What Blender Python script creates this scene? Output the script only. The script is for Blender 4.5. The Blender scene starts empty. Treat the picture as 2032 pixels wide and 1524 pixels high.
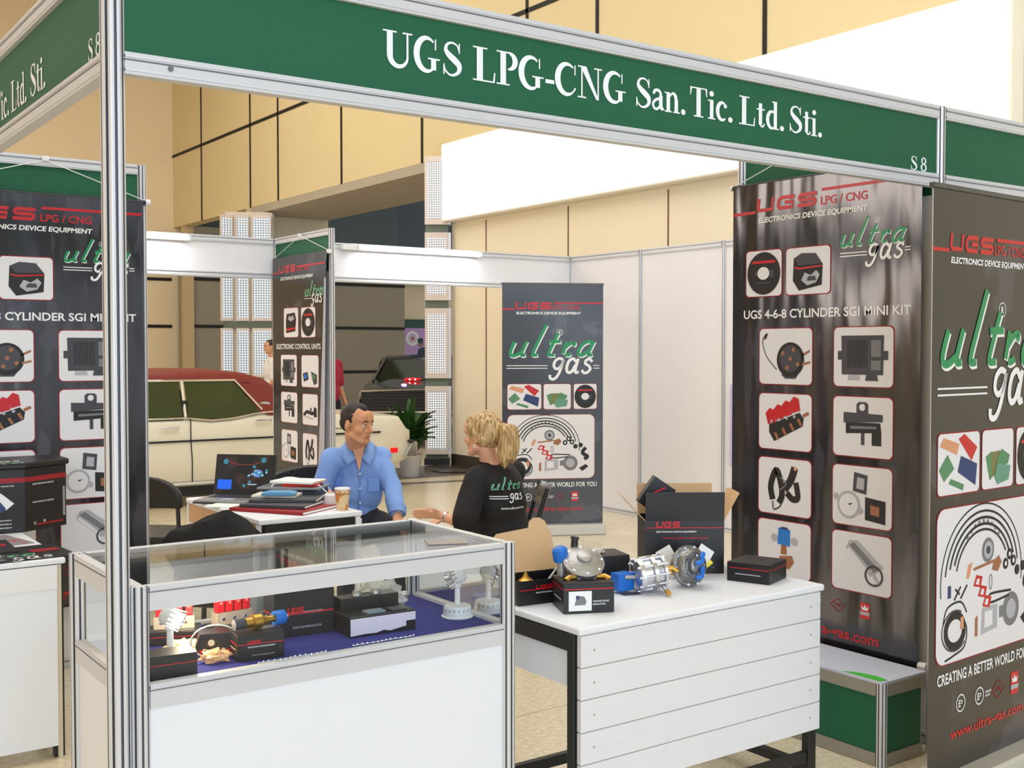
import bpy, bmesh, math, random
from mathutils import Vector, Matrix, noise
random.seed(7)
PI = math.pi
sc = bpy.context.scene
COL = sc.collection

# ------------------------------------------------------------------ camera, world, light, exposure
cam = bpy.data.cameras.new('camera'); cam.sensor_width = 36.0; cam.lens = 2249.25 / 2032 * 36
cam.clip_end = 200
co = bpy.data.objects.new('camera', cam); COL.objects.link(co)
YAW, PIT = 0.61874, -0.03016
fw = Vector((math.sin(YAW) * math.cos(PIT), math.cos(YAW) * math.cos(PIT), math.sin(PIT)))
rt = fw.cross(Vector((0, 0, 1))).normalized(); up = rt.cross(fw)
R3 = Matrix((rt, up, -fw)).transposed()
co.matrix_world = Matrix.Translation((-0.718, -2.4765, 1.478)) @ R3.to_4x4()
sc.camera = co
sc.view_settings.view_transform = 'Standard'; sc.view_settings.look = 'None'
sc.view_settings.gamma = 1; sc.view_settings.use_curve_mapping = False
sc.view_settings.exposure = 0.0
w = bpy.data.worlds.new('world'); sc.world = w; w.use_nodes = True
bg = w.node_tree.nodes['Background']; bg.inputs[0].default_value = (0.8, 0.88, 1.0, 1); bg.inputs[1].default_value = 0.9

def area(name, loc, target, sx, sy, power, col):
    l = bpy.data.lights.new(name, 'AREA'); l.shape = 'RECTANGLE'; l.size = sx; l.size_y = sy
    l.energy = power; l.color = col
    o = bpy.data.objects.new(name, l); COL.objects.link(o); o.location = loc
    o.rotation_euler = (Vector(target) - Vector(loc)).to_track_quat('-Z', 'Y').to_euler()
    return o
area('entrance_daylight', (-3.5, -11.5, 4.0), (2.5, 2, 1.2), 12, 6, 940, (0.70, 0.85, 1.0))
area('hall_lamp_front', (2.0, 2.0, 7.3), (2.0, 2.0, 0), 7, 7, 390, (0.9, 0.95, 1.0))
area('hall_lamp_back', (1.5, 12.0, 7.3), (3.5, 12.0, 0), 7, 8, 430, (1.0, 0.97, 0.9))
area('banner_glare_light', (-8.6, 8.0, 3.4), (2.5, 3.0, 1.2), 4.4, 2.6, 290, (1.0, 0.88, 0.84))  # added light, placed and tinted to give the right hanging banner its glare
area('rollup_glare_light', (11.5, -4.0, 1.9), (3.0, -.2, 1.6), 1.8, 1.5, 170, (0.9, 0.96, 1.0))  # unseen light added for the pale glare on the right roll-up
area('hall_lamp_far', (11.5, 14.0, 5.4), (11.5, 14.0, 0), 5, 5, 70, (1.0, 0.97, 0.92))

# ------------------------------------------------------------------ materials
def lin(c):
    return tuple((x / 255 / 12.92 if x / 255 <= .04045 else ((x / 255 + .055) / 1.055) ** 2.4) for x in c)
MATS = {}
def mat(name, rgb, rough=.5, metal=0, var=.06, vs=8, bump=0, bs=30, coat=0, emit=0, stretch=None, trans=0, spec=.5, rgb2=None, ramp=(.45, .6)):
    if name in MATS: return MATS[name]
    m = bpy.data.materials.new(name); m.use_nodes = True; nt = m.node_tree; N = nt.nodes; L = nt.links
    b = N['Principled BSDF']; c = lin(rgb)
    tc = N.new('ShaderNodeTexCoord'); mp = N.new('ShaderNodeMapping'); L.new(tc.outputs['Object'], mp.inputs[0])
    if stretch: mp.inputs['Scale'].default_value = stretch
    nz = N.new('ShaderNodeTexNoise'); nz.inputs['Scale'].default_value = vs; L.new(mp.outputs[0], nz.inputs['Vector'])
    nz.inputs['Detail'].default_value = 4
    cr = N.new('ShaderNodeValToRGB'); L.new(nz.outputs[0], cr.inputs[0])
    e = cr.color_ramp.elements
    if rgb2:
        c2 = lin(rgb2); e[0].position, e[1].position = ramp
        e[0].color = (*c, 1); e[1].color = (*c2, 1)
    else:
        e[0].color = (*[x * (1 - var) for x in c], 1); e[1].color = (*[min(1, x * (1 + var)) for x in c], 1)
    L.new(cr.outputs[0], b.inputs['Base Color'])
    b.inputs['Roughness'].default_value = rough; b.inputs['Metallic'].default_value = metal
    b.inputs['Specular IOR Level'].default_value = spec
    if coat: b.inputs['Coat Weight'].default_value = coat
    if trans: b.inputs['Transmission Weight'].default_value = trans
    if emit:
        L.new(cr.outputs[0], b.inputs['Emission Color']); b.inputs['Emission Strength'].default_value = emit
    if bump:
        n2 = N.new('ShaderNodeTexNoise'); n2.inputs['Scale'].default_value = bs; L.new(mp.outputs[0], n2.inputs['Vector'])
        bp = N.new('ShaderNodeBump'); bp.inputs['Strength'].default_value = bump; bp.inputs['Distance'].default_value = .02
        L.new(n2.outputs[0], bp.inputs['Height']); L.new(bp.outputs[0], b.inputs['Normal'])
    MATS[name] = m
    return m
def glass(name, tint=(225, 240, 238), refl=.10, alpha=1.0):
    if name in MATS: return MATS[name]
    m = bpy.data.materials.new(name); m.use_nodes = True; nt = m.node_tree; N = nt.nodes; L = nt.links
    N.remove(N['Principled BSDF']); out = N['Material Output']
    t = N.new('ShaderNodeBsdfTransparent'); t.inputs[0].default_value = (*lin(tint), 1)
    g = N.new('ShaderNodeBsdfGlossy'); g.inputs['Roughness'].default_value = .02
    fr = N.new('ShaderNodeFresnel'); fr.inputs[0].default_value = 1.45
    ad = N.new('ShaderNodeMath'); ad.operation = 'MULTIPLY'; ad.inputs[1].default_value = refl * 10
    mx = N.new('ShaderNodeMixShader'); L.new(fr.outputs[0], ad.inputs[0]); L.new(ad.outputs[0], mx.inputs[0])
    L.new(t.outputs[0], mx.inputs[1]); L.new(g.outputs[0], mx.inputs[2]); L.new(mx.outputs[0], out.inputs[0])
    MATS[name] = m
    return m
def film(name, col=(235, 230, 220), amount=.35):
    if name in MATS: return MATS[name]
    m = bpy.data.materials.new(name); m.use_nodes = True; nt = m.node_tree; N = nt.nodes; L = nt.links
    b = N['Principled BSDF']; b.inputs['Base Color'].default_value = (*lin(col), 1); b.inputs['Roughness'].default_value = .12
    nz = N.new('ShaderNodeTexNoise'); nz.inputs['Scale'].default_value = 28; cr = N.new('ShaderNodeValToRGB')
    L.new(nz.outputs[0], cr.inputs[0]); cr.color_ramp.elements[0].color = (amount * .5,) * 3 + (1,); cr.color_ramp.elements[1].color = (min(1, amount * 2),) * 3 + (1,)
    L.new(cr.outputs[0], b.inputs['Alpha'])
    bp = N.new('ShaderNodeBump'); bp.inputs['Strength'].default_value = .9; L.new(nz.outputs[0], bp.inputs['Height']); L.new(bp.outputs[0], b.inputs['Normal'])
    MATS[name] = m
    return m
def grid_light(name, cells, col, strength, body=(214, 212, 214)):
    m = bpy.data.materials.new(name); m.use_nodes = True; nt = m.node_tree; N = nt.nodes; L = nt.links
    b = N['Principled BSDF']; tc = N.new('ShaderNodeTexCoord'); sp = N.new('ShaderNodeSeparateXYZ'); L.new(tc.outputs['Object'], sp.inputs[0])
    outs = []
    for ax in (0, 2):
        mu = N.new('ShaderNodeMath'); mu.operation = 'MULTIPLY'; mu.inputs[1].default_value = cells; L.new(sp.outputs[ax], mu.inputs[0])
        f = N.new('ShaderNodeMath'); f.operation = 'FRACT'; L.new(mu.outputs[0], f.inputs[0])
        g = N.new('ShaderNodeMath'); g.operation = 'GREATER_THAN'; g.inputs[1].default_value = .28; L.new(f.outputs[0], g.inputs[0]); outs.append(g)
    a = N.new('ShaderNodeMath'); a.operation = 'MULTIPLY'; L.new(outs[0].outputs[0], a.inputs[0]); L.new(outs[1].outputs[0], a.inputs[1])
    s = N.new('ShaderNodeMath'); s.operation = 'MULTIPLY'; s.inputs[1].default_value = strength; L.new(a.outputs[0], s.inputs[0])
    b.inputs['Base Color'].default_value = (*lin(body), 1); b.inputs['Emission Color'].default_value = (*lin(col), 1)
    L.new(s.outputs[0], b.inputs['Emission Strength'])
    MATS[name] = m
    return m

alu = mat('anodised aluminium', (214, 215, 220), .38, .35, .04, 20)
aludark = mat('aluminium groove', (112, 112, 118), .5, .4)
alub = mat('satin rail', (208, 209, 212), .5, .1, .03)
white = mat('white laminate', (232, 234, 240), .45, 0, .02, 4)
wallw = mat('white stall panel', (228, 226, 230), .6, 0, .02, 2)
green = mat('green fascia board', (12, 92, 62), .65, 0, .06, 60)
vinyl = mat('black banner vinyl', (33, 31, 36), .24, 0, .1, 3.2, bump=.10, bs=1.6, spec=.8, rgb2=(62, 59, 68), ramp=(.56, .60))
vinylw = mat('black wrinkled banner vinyl', (33, 31, 36), .16, 0, .1, 3.2, bump=1.0, bs=2.1, spec=.9, rgb2=(58, 55, 64), ramp=(.57, .60), stretch=(2.2, 1, .55))
ink_w = mat('white ink', (236, 236, 238), .3)
ink_r = mat('red ink', (196, 22, 30), .3)
ink_dr = mat('dark red ink', (150, 20, 30), .5)
ink_g = mat('green ink', (12, 140, 84), .3)
ink_card = mat('pale grey print', (226, 224, 228), .5, 0, .03, 2)
ink_gy = mat('grey ink', (120, 120, 126), .5)
ink_dg = mat('dark grey ink', (66, 66, 74), .5)
ink_k = mat('black ink', (24, 24, 27), .5)
ink_lg = mat('light grey ink', (176, 176, 184), .5)
ink_b = mat('blue ink', (30, 120, 205), .5)
ink_nv = mat('navy ink', (40, 60, 110), .5)
ink_br = mat('copper ink', (160, 104, 70), .5)
ink_or = mat('orange ink', (214, 150, 110), .5)
ink_sg = mat('sage green ink', (84, 136, 96), .5)
letter_w = mat('white letter film', (240, 244, 250), .45, emit=0)
blackc = mat('black card', (22, 20, 24), .38, 0, .1, 30)
kraft = mat('brown kraft board', (205, 170, 128), .8, 0, .06, 12, bump=.1, bs=60)
blackm = mat('black painted steel', (28, 28, 30), .45, 0, .05)
polished = mat('polished aluminium', (205, 206, 210), .24, .85, .04, 30)
chrome = mat('bright chrome', (225, 226, 230), .14, 1, .02)
zinc = mat('cast zinc', (176, 174, 172), .42, .75, .08, 40, bump=.1, bs=120)
brass = mat('brass', (205, 160, 78), .3, .9, .05)
bluep = mat('blue plastic', (28, 110, 205), .35, 0, .05)
redp = mat('red plastic', (215, 26, 40), .35, 0, .05)
whitep = mat('white plastic', (232, 232, 234), .4, 0, .02)
leather = mat('black leather', (24, 22, 24), .42, 0, .15, 50, bump=.25, bs=40)
fabric_k = mat('black cloth', (20, 19, 21), .85, 0, .2, 40, bump=.3, bs=60)
paper = mat('white paper', (238, 238, 236), .6, 0, .02)
clear = glass('clear glass', (250, 253, 252), refl=.08)

# ------------------------------------------------------------------ mesh helpers
class MB:
    def __init__(s): s.v = []; s.f = []; s.fm = []; s.mats = []; s.M = Matrix(); s.k = 0
    def lay(s, y): s.k = (s.k + 1) % 7; return y - s.k * .00007          # ink layers never share a plane
    def mi(s, m):
        if m not in s.mats: s.mats.append(m)
        return s.mats.index(m)
    def add(s, vs, fs, m):
        b = len(s.v); k = s.mi(m)
        s.v += [tuple(s.M @ Vector(p)) for p in vs]
        for f in fs: s.f.append([i + b for i in f]); s.fm.append(k)
        return s
    def box(s, c, d, m, rz=0, rot=None):
        x, y, z = d[0] / 2, d[1] / 2, d[2] / 2
        R = rot if rot is not None else Matrix.Rotation(rz, 3, 'Z')
        vs = [Vector(c) + R @ Vector((sx * x, sy * y, sz * z)) for sz in (-1, 1) for sy in (-1, 1) for sx in (-1, 1)]
        return s.add(vs, [(0, 2, 3, 1), (4, 5, 7, 6), (0, 1, 5, 4), (2, 6, 7, 3), (0, 4, 6, 2), (1, 3, 7, 5)], m)
    def bb(s, x0, x1, y0, y1, z0, z1, m): return s.box(((x0 + x1) / 2, (y0 + y1) / 2, (z0 + z1) / 2), (x1 - x0, y1 - y0, z1 - z0), m)
    def tube(s, pts, r, m, n=8, closed=False, cap=True):
        pts = [Vector(p) for p in pts]; rs = r if isinstance(r, (list, tuple)) else [r] * len(pts)
        vs = []; fs = []; L = len(pts); nrm = None
        for i, p in enumerate(pts):
            a = pts[(i - 1) % L] if (closed or i) else p; b = pts[(i + 1) % L] if (closed or i < L - 1) else p
            t = (b - a)
            t = t.normalized() if t.length > 1e-9 else Vector((0, 0, 1))
            if nrm is None: nrm = t.orthogonal().normalized()
            nrm = (nrm - t * nrm.dot(t))
            nrm = nrm.normalized() if nrm.length > 1e-6 else t.orthogonal().normalized()
            bn = t.cross(nrm)
            for k in range(n):
                a_ = 2 * PI * k / n; vs.append(p + (nrm * math.cos(a_) + bn * math.sin(a_)) * rs[i])
        for i in range(L if closed else L - 1):
            j = (i + 1) % L
            for k in range(n): k2 = (k + 1) % n; fs.append((i * n + k, i * n + k2, j * n + k2, j * n + k))
        if cap and not closed: fs.append(tuple(range(n))[::-1]); fs.append(tuple((L - 1) * n + k for k in range(n)))
        return s.add(vs, fs, m)
    def cyl(s, p0, p1, r0, m, r1=None, n=16): return s.tube([p0, p1], [r0, r0 if r1 is None else r1], m, n)
    def lathe(s, prof, m, o=(0, 0, 0), axis=(0, 0, 1), n=28):
        q = Vector((0, 0, 1)).rotation_difference(Vector(axis)); o = Vector(o)
        vs = []; fs = []; L = len(prof)
        for (r, z) in prof:
            for k in range(n): a = 2 * PI * k / n; vs.append(o + q @ Vector((r * math.cos(a), r * math.sin(a), z)))
        for i in range(L - 1):
            for k in range(n): k2 = (k + 1) % n; fs.append((i * n + k, i * n + k2, (i + 1) * n + k2, (i + 1) * n + k))
        fs.append(tuple(range(n))[::-1]); fs.append(tuple((L - 1) * n + k for k in range(n)))
        return s.add(vs, fs, m)
    def ball(s, c, r, m, n=12, rot=None):
        r = (r, r, r) if not isinstance(r, (tuple, list)) else r; vs = []; fs = []; h = n // 2
        R = rot if rot is not None else Matrix.Identity(3)
        for i in range(h + 1):
            th = PI * i / h
            for k in range(n):
                a = 2 * PI * k / n
                vs.append(Vector(c) + R @ Vector((r[0] * math.sin(th) * math.cos(a), r[1] * math.sin(th) * math.sin(a), r[2] * math.cos(th))))
        for i in range(h):
            for k in range(n): k2 = (k + 1) % n; fs.append((i * n + k, (i + 1) * n + k, (i + 1) * n + k2, i * n + k2))
        return s.add(vs, fs, m)
    def face(s, pts, m): return s.add(pts, [tuple(range(len(pts)))], m)
    def flat(s, pts, y, m): y = s.lay(y); return s.face([(p[0], y, p[1]) for p in pts], m)       # print in the x-z plane facing -y
    def rect(s, x0, z0, x1, z1, y, m): return s.flat([(x0, z0), (x1, z0), (x1, z1), (x0, z1)], y, m)
    def rrect(s, x0, z0, x1, z1, r, y, m):
        pts = []
        for cx, cz, a0 in ((x1 - r, z0 + r, -90), (x1 - r, z1 - r, 0), (x0 + r, z1 - r, 90), (x0 + r, z0 + r, 180)):
            for k in range(6): a = math.radians(a0 + k * 18); pts.append((cx + r * math.cos(a), cz + r * math.sin(a)))
        return s.flat(pts, y, m)
    def disc(s, cx, cz, rx, rz, y, m, n=28): return s.flat([(cx + rx * math.cos(2 * PI * k / n), cz + rz * math.sin(2 * PI * k / n)) for k in range(n)], y, m)
    def rib(s, pts, w, y, m):                                                # flat ribbon of given width(s)
        y = s.lay(y); n = len(pts); ws = w if isinstance(w, (list, tuple)) else [w] * n; l = []; r = []
        for i, p in enumerate(pts):
            a = pts[max(0, i - 1)]; b = pts[min(n - 1, i + 1)]; dx, dz = b[0] - a[0], b[1] - a[1]; q = math.hypot(dx, dz) or 1
            nx, nz = -dz / q * ws[i] / 2, dx / q * ws[i] / 2
            l.append((p[0] + nx, y, p[1] + nz)); r.append((p[0] - nx, y, p[1] - nz))
        return s.add(l + r, [(n + i, n + i + 1, i + 1, i) for i in range(n - 1)], m)
    def prism(s, pts, y0, y1, m):
        n = len(pts); vs = [(p[0], y0, p[1]) for p in pts] + [(p[0], y1, p[1]) for p in pts]
        return s.add(vs, [tuple(range(n)), tuple(range(2 * n - 1, n - 1, -1))] + [(i, i + n, (i + 1) % n + n, (i + 1) % n) for i in range(n)], m)
    def build(s, name, parent=None, smooth=False, bevel=0, seg=2, loc=None, rz=0, sub=0, solid=0):
        me = bpy.data.meshes.new(name); me.from_pydata(s.v, [], s.f)
        for m in s.mats: me.materials.append(m)
        for p, k in zip(me.polygons, s.fm): p.material_index = k; p.use_smooth = smooth
        me.update()
        o = bpy.data.objects.new(name, me); COL.objects.link(o)
        if parent: o.parent = parent
        if loc is not None: o.location = loc
        o.rotation_euler.z = rz
        if solid:
            q = o.modifiers.new('t', 'SOLIDIFY'); q.thickness = solid; q.offset = 0
        if bevel:
            q = o.modifiers.new('b', 'BEVEL'); q.width = bevel; q.segments = seg; q.limit_method = 'ANGLE'; q.angle_limit = .7
        if sub:
            q = o.modifiers.new('s', 'SUBSURF'); q.levels = sub; q.render_levels = sub
        if smooth and not sub:
            try: me.set_sharp_from_angle(angle=.7)
            except Exception: pass
        return o
def arc(cx, cz, rx, rz, a0, a1, n=16):
    return [(cx + rx * math.cos(math.radians(a0 + (a1 - a0) * i / (n - 1))), cz + rz * math.sin(math.radians(a0 + (a1 - a0) * i / (n - 1)))) for i in range(n)]
def spline(P, k=6):
    out = []
    for i in range(len(P) - 1):
        p0 = P[max(0, i - 1)]; p1 = P[i]; p2 = P[i + 1]; p3 = P[min(len(P) - 1, i + 2)]
        for j in range(k):
            t = j / k
            out.append(tuple(.5 * (2 * b + (c - a) * t + (2 * a - 5 * b + 4 * c - d) * t * t + (3 * b - a - 3 * c + d) * t ** 3) for a, b, c, d in zip(p0, p1, p2, p3)))
    return out + [tuple(P[-1])]
def tag(o, label=None, cat=None, group=None, kind=None):
    if label: o['label'] = label
    if cat: o['category'] = cat
    if group: o['group'] = group
    if kind: o['kind'] = kind
    return o
def thing(name, label, cat, loc=(0, 0, 0), rz=0, group=None):
    o = bpy.data.objects.new(name, None); COL.objects.link(o); o.empty_display_size = .05
    o.location = loc; o.rotation_euler.z = rz
    return tag(o, label, cat, group)
def dup(o, loc, rz=None, label=None):
    c = o.copy(); COL.objects.link(c); c.location = loc
    if rz is not None: c.rotation_euler.z = rz
    if label: c['label'] = label
    for ch in list(o.children):
        d = ch.copy(); COL.objects.link(d); d.parent = c
        for g in list(ch.children): e = g.copy(); COL.objects.link(e); e.parent = d
    return c
def text_mesh(s, bold=0):
    cu = bpy.data.curves.new('lettering', 'FONT'); cu.body = s; cu.size = 1; cu.offset = bold; cu.resolution_u = 3
    o = bpy.data.objects.new('tmp', cu); COL.objects.link(o)
    me = bpy.data.meshes.new_from_object(o.evaluated_get(bpy.context.evaluated_depsgraph_get()))
    vs = [tuple(v.co) for v in me.vertices]; fs = [tuple(p.vertices) for p in me.polygons]
    bpy.data.objects.remove(o); bpy.data.curves.remove(cu); bpy.data.meshes.remove(me)
    return vs, fs
TC = {}
def text(mb, s, x0, z0, x1, z1, y, m, bold=.02, slant=0):
    """write s so that capitals fill the rectangle x0..x1, z0..z1 in the x-z plane"""
    if s not in TC: TC[s] = text_mesh(s, bold)
    vs, fs = TC[s]
    xa, xb = min(v[0] for v in vs), max(v[0] for v in vs); H = .73
    out = []
    for v in vs:
        z = v[1] / H * (z1 - z0); out.append((x0 + (v[0] - xa) / (xb - xa) * (x1 - x0) + slant * z, y, z0 + z))
    mb.add(out, fs, m)

# serif capitals of the fascia, drawn as ribbons; each returns its width for cap height 1
def serif(mb, ch, x, z, h, y, m):
    def S(pts, w): mb.rib([(x + p[0] * h, z + p[1] * h) for p in pts], [q * h for q in w] if isinstance(w, (list, tuple)) else w * h, y, m)
    def Rr(a, b, c, d): mb.rect(x + a * h, z + b * h, x + c * h, z + d * h, y, m)
    def F(pts): mb.flat([(x + p[0] * h, z + p[1] * h) for p in pts], y, m)
    T = .045
    def wv(n, lo, hi): return [lo + (hi - lo) * math.sin(PI * i / (n - 1)) for i in range(n)]
    if ch == 'U':
        Rr(.12, .3, .30, 1); Rr(.72, .3, .78, 1); Rr(0, 1 - T, .42, 1); Rr(.6, 1 - T, .9, 1)
        n = 16; S(arc(.48, .32, .27, .29, 180, 360, n), [.18 + (.06 - .18) * i / (n - 1) for i in range(n)]); return .93
    if ch in 'GC':
        n = 24; S(arc(.43, .5, .33, .47, 52, 308, n), wv(n, .05, .19)); Rr(.68, .66, .72, .97)
        if ch == 'G': Rr(.56, .08, .72, .42); Rr(.46, .42 - T, .84, .42); return .88
        S(arc(.43, .5, .33, .47, 300, 330, 6), [.05] * 6); return .8
    if ch == 'S':
        P = spline([(.58, .76), (.52, .90), (.36, .965), (.2, .9), (.15, .74), (.26, .60), (.44, .47), (.58, .34), (.58, .17), (.44, .05), (.28, .035), (.14, .14), (.09, .27)], 4)
        n = len(P); S(P, [.05 + .15 * math.exp(-((i / (n - 1) - .5) / .2) ** 2) for i in range(n)]); Rr(.57, .68, .61, .97); Rr(.07, .03, .11, .33); return .7
    if ch == 'L':
        Rr(.12, 0, .31, 1); Rr(0, 1 - T, .45, 1); Rr(0, 0, .66, T); F([(.62, 0), (.68, 0), (.7, .3), (.66, .3)]); return .74
    if ch == 'P':
        Rr(.12, 0, .30, 1); Rr(0, 1 - T, .4, 1); Rr(0, 0, .42, T); n = 16
        S(arc(.36, .73, .24, .25, 90, -90, n), wv(n, .04, .17)); return .7
    if ch == 'N':
        Rr(.12, 0, .17, 1); Rr(.7, 0, .75, 1); F([(.08, 1), (.3, 1), (.75, 0), (.66, 0)]); Rr(0, 1 - T, .28, 1); Rr(.58, 1 - T, .87, 1); Rr(0, 0, .3, T); return .9
    if ch == 'T':
        Rr(.28, 0, .46, 1); Rr(.02, 1 - T, .72, 1); Rr(.17, 0, .57, T); F([(.02, .72), (.05, .72), (.1, 1), (.02, 1)]); F([(.69, .72), (.72, .72), (.72, 1), (.64, 1)]); return .76
    if ch == 'a':
        P = spline([(.08, .52), (.14, .64), (.28, .66), (.38, .56), (.38, .3)], 4); S(P, [.06, .09] + [.1] * (len(P) - 4) + [.14, .15])
        Rr(.31, .1, .46, .5); F([(.31, .1), (.42, 0), (.54, .05), (.46, .14)])
        P = spline([(.35, .4), (.18, .34), (.07, .22), (.1, .08), (.22, .04), (.35, .13)], 4); S(P, .09); return .55
    if ch == 'n':
        Rr(.08, 0, .23, .66); Rr(0, .66 - T, .2, .66); Rr(0, 0, .3, T); Rr(.42, 0, .57, .45); Rr(.36, 0, .65, T)
        S(spline([(.2, .5), (.3, .62), (.42, .62), (.495, .45)], 4), [.06] * 5 + [.1] * 4 + [.13] * 4); return .68
    if ch == 'i':
        Rr(.08, 0, .23, .66); Rr(0, .66 - T, .2, .66); Rr(0, 0, .32, T); mb.disc(x + .155 * h, z + .87 * h, .095 * h, .095 * h, y, m); return .34
    if ch == 'c':
        n = 18; S(arc(.27, .33, .2, .30, 50, 310, n), wv(n, .06, .15)); mb.disc(x + .4 * h, z + .52 * h, .07 * h, .07 * h, y, m); return .5
    if ch == 't':
        Rr(.12, .1, .27, .85); Rr(.02, .61, .38, .66); S(spline([(.19, .12), (.24, .04), (.33, .05), (.38, .14)], 4), [.14, .1] + [.06] * 11); return .42
    if ch == 'd':
        Rr(.38, 0, .53, 1); Rr(.3, 1 - T, .45, 1); Rr(.45, 0, .62, T); n = 16; S(arc(.3, .33, .2, .30, 60, 300, n), wv(n, .06, .15)); return .64
    if ch == '8':
        S(arc(.27, .74, .16, .22, 0, 360, 20), [.07 + .05 * abs(math.cos(2 * PI * i / 19)) for i in range(20)]); S(arc(.27, .27, .2, .24, 0, 360, 20), [.07 + .06 * abs(math.cos(2 * PI * i / 19)) for i in range(20)]); return .56
    if ch == '.': mb.disc(x + .12 * h, z + .08 * h, .095 * h, .095 * h, y, m); return .26
    if ch == '-': Rr(.02, .27, .32, .39); return .34
    return .3
def serif_text(mb, s, x0, x1, z, h, y, m):
    t = MB(); W = 0
    for c in s: W += serif(t, c, W, 0, 1, 0, m)
    k = (x1 - x0) / W; x = 0
    tmp = MB()
    for c in s: x += serif(tmp, c, x, 0, 1, 0, m)
    mb.add([(x0 + v[0] * k, y + v[1], z + v[2] * h) for v in tmp.v], tmp.f, m)
# ------------------------------------------------------------------ printed logos and product pictures
def logo_ugs(mb, x, z, w, h, y, m):
    """squarish wide letters U G S in the box"""
    t = .24 * h; lw = w / 3.25; sl = .14
    def P(pts, i): mb.rib([(x + i * lw * 1.12 + px * lw + sl * pz * h, z + pz * h) for px, pz in pts], t * 1.1, y, m)
    P([(.0, 1), (.0, .3), (.06, .14), (.8, .14), (.8, 1)], 0)
    P([(.85, .86), (.1, .86), (0, .7), (0, .3), (.08, .13), (.8, .13), (.8, .5), (.35, .5)], 1)
    P([(.9, .86), (.05, .86), (0, .75), (0, .6), (.06, .5), (.78, .5), (.84, .4), (.84, .25), (.78, .13), (-.05, .13)], 2)
def logo_ultra(mb, x, z, w, y, shadow=True):
    """slanted script 'ultra' over bold 'gas' with double rule; x,z = left end of baseline of ultra, w = its width"""
    u = w / 4.6; sl = .42
    def S(pts, wd, m, dx=0, dy=0, yy=0):
        q = spline(pts, 5); mb.rib([(x + px * u + sl * pz * u + dx, z + pz * u + dy) for px, pz in q], wd * u, yy, m)
    L = [[(.0, .72), (-.02, .3), (.05, .05), (.3, .0), (.62, .2)], [(.62, .75), (.6, .2), (.66, .03), (.85, .04)],
         [(1.3, 1.62), (1.22, .6), (1.2, .2), (1.26, .03), (1.5, .04)],
         [(2.12, 1.15), (2.05, .25), (2.1, .04), (2.4, .04)], [(1.82, .72), (2.45, .74)],
         [(2.75, .72), (2.82, .1)], [(2.78, .35), (2.98, .62), (3.2, .66), (3.22, .5)], [(2.95, .06), (3.1, .03), (3.25, .1)],
         [(4.2, .6), (3.95, .74), (3.7, .6), (3.6, .3), (3.68, .06), (3.9, .03), (4.12, .25)], [(4.22, .75), (4.18, .2), (4.24, .03), (4.42, .05)]]
    for s in L: S(s, .2, ink_w, .035 * u, -.045 * u, y)
    for s in L: S(s, .17, ink_g, 0, 0, y - .0006)
def logo_gas(mb, x, z, w, y):
    u = w / 2.35; sl = .22
    def S(pts, wd): q = spline(pts, 5); mb.rib([(x + px * u + sl * pz * u, z + pz * u) for px, pz in q], wd * u, y, ink_w)
    S([(.55, .78), (.3, .86), (.1, .7), (.1, .42), (.3, .28), (.5, .45), (.56, .78), (.48, .1), (.3, -.25), (.05, -.25), (-.02, -.05)], .15)
    S([(1.3, .66), (1.1, .84), (.88, .7), (.84, .3), (.98, .08), (1.18, .16), (1.3, .5)], .16); S([(1.38, .84), (1.34, .3), (1.4, .08), (1.56, .12)], .16)
    S([(2.2, .66), (2.05, .82), (1.85, .76), (1.84, .58), (2.05, .45), (2.18, .28), (2.05, .08), (1.85, .07), (1.72, .22)], .15)
def reg_mark(mb, x, z, r, y):
    mb.rib(arc(x, z, r, r, 0, 360, 24), r * .14, y, ink_w); text(mb, 'R', x - r * .35, z - r * .5, x + r * .45, z + r * .5, y, ink_w)
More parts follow.
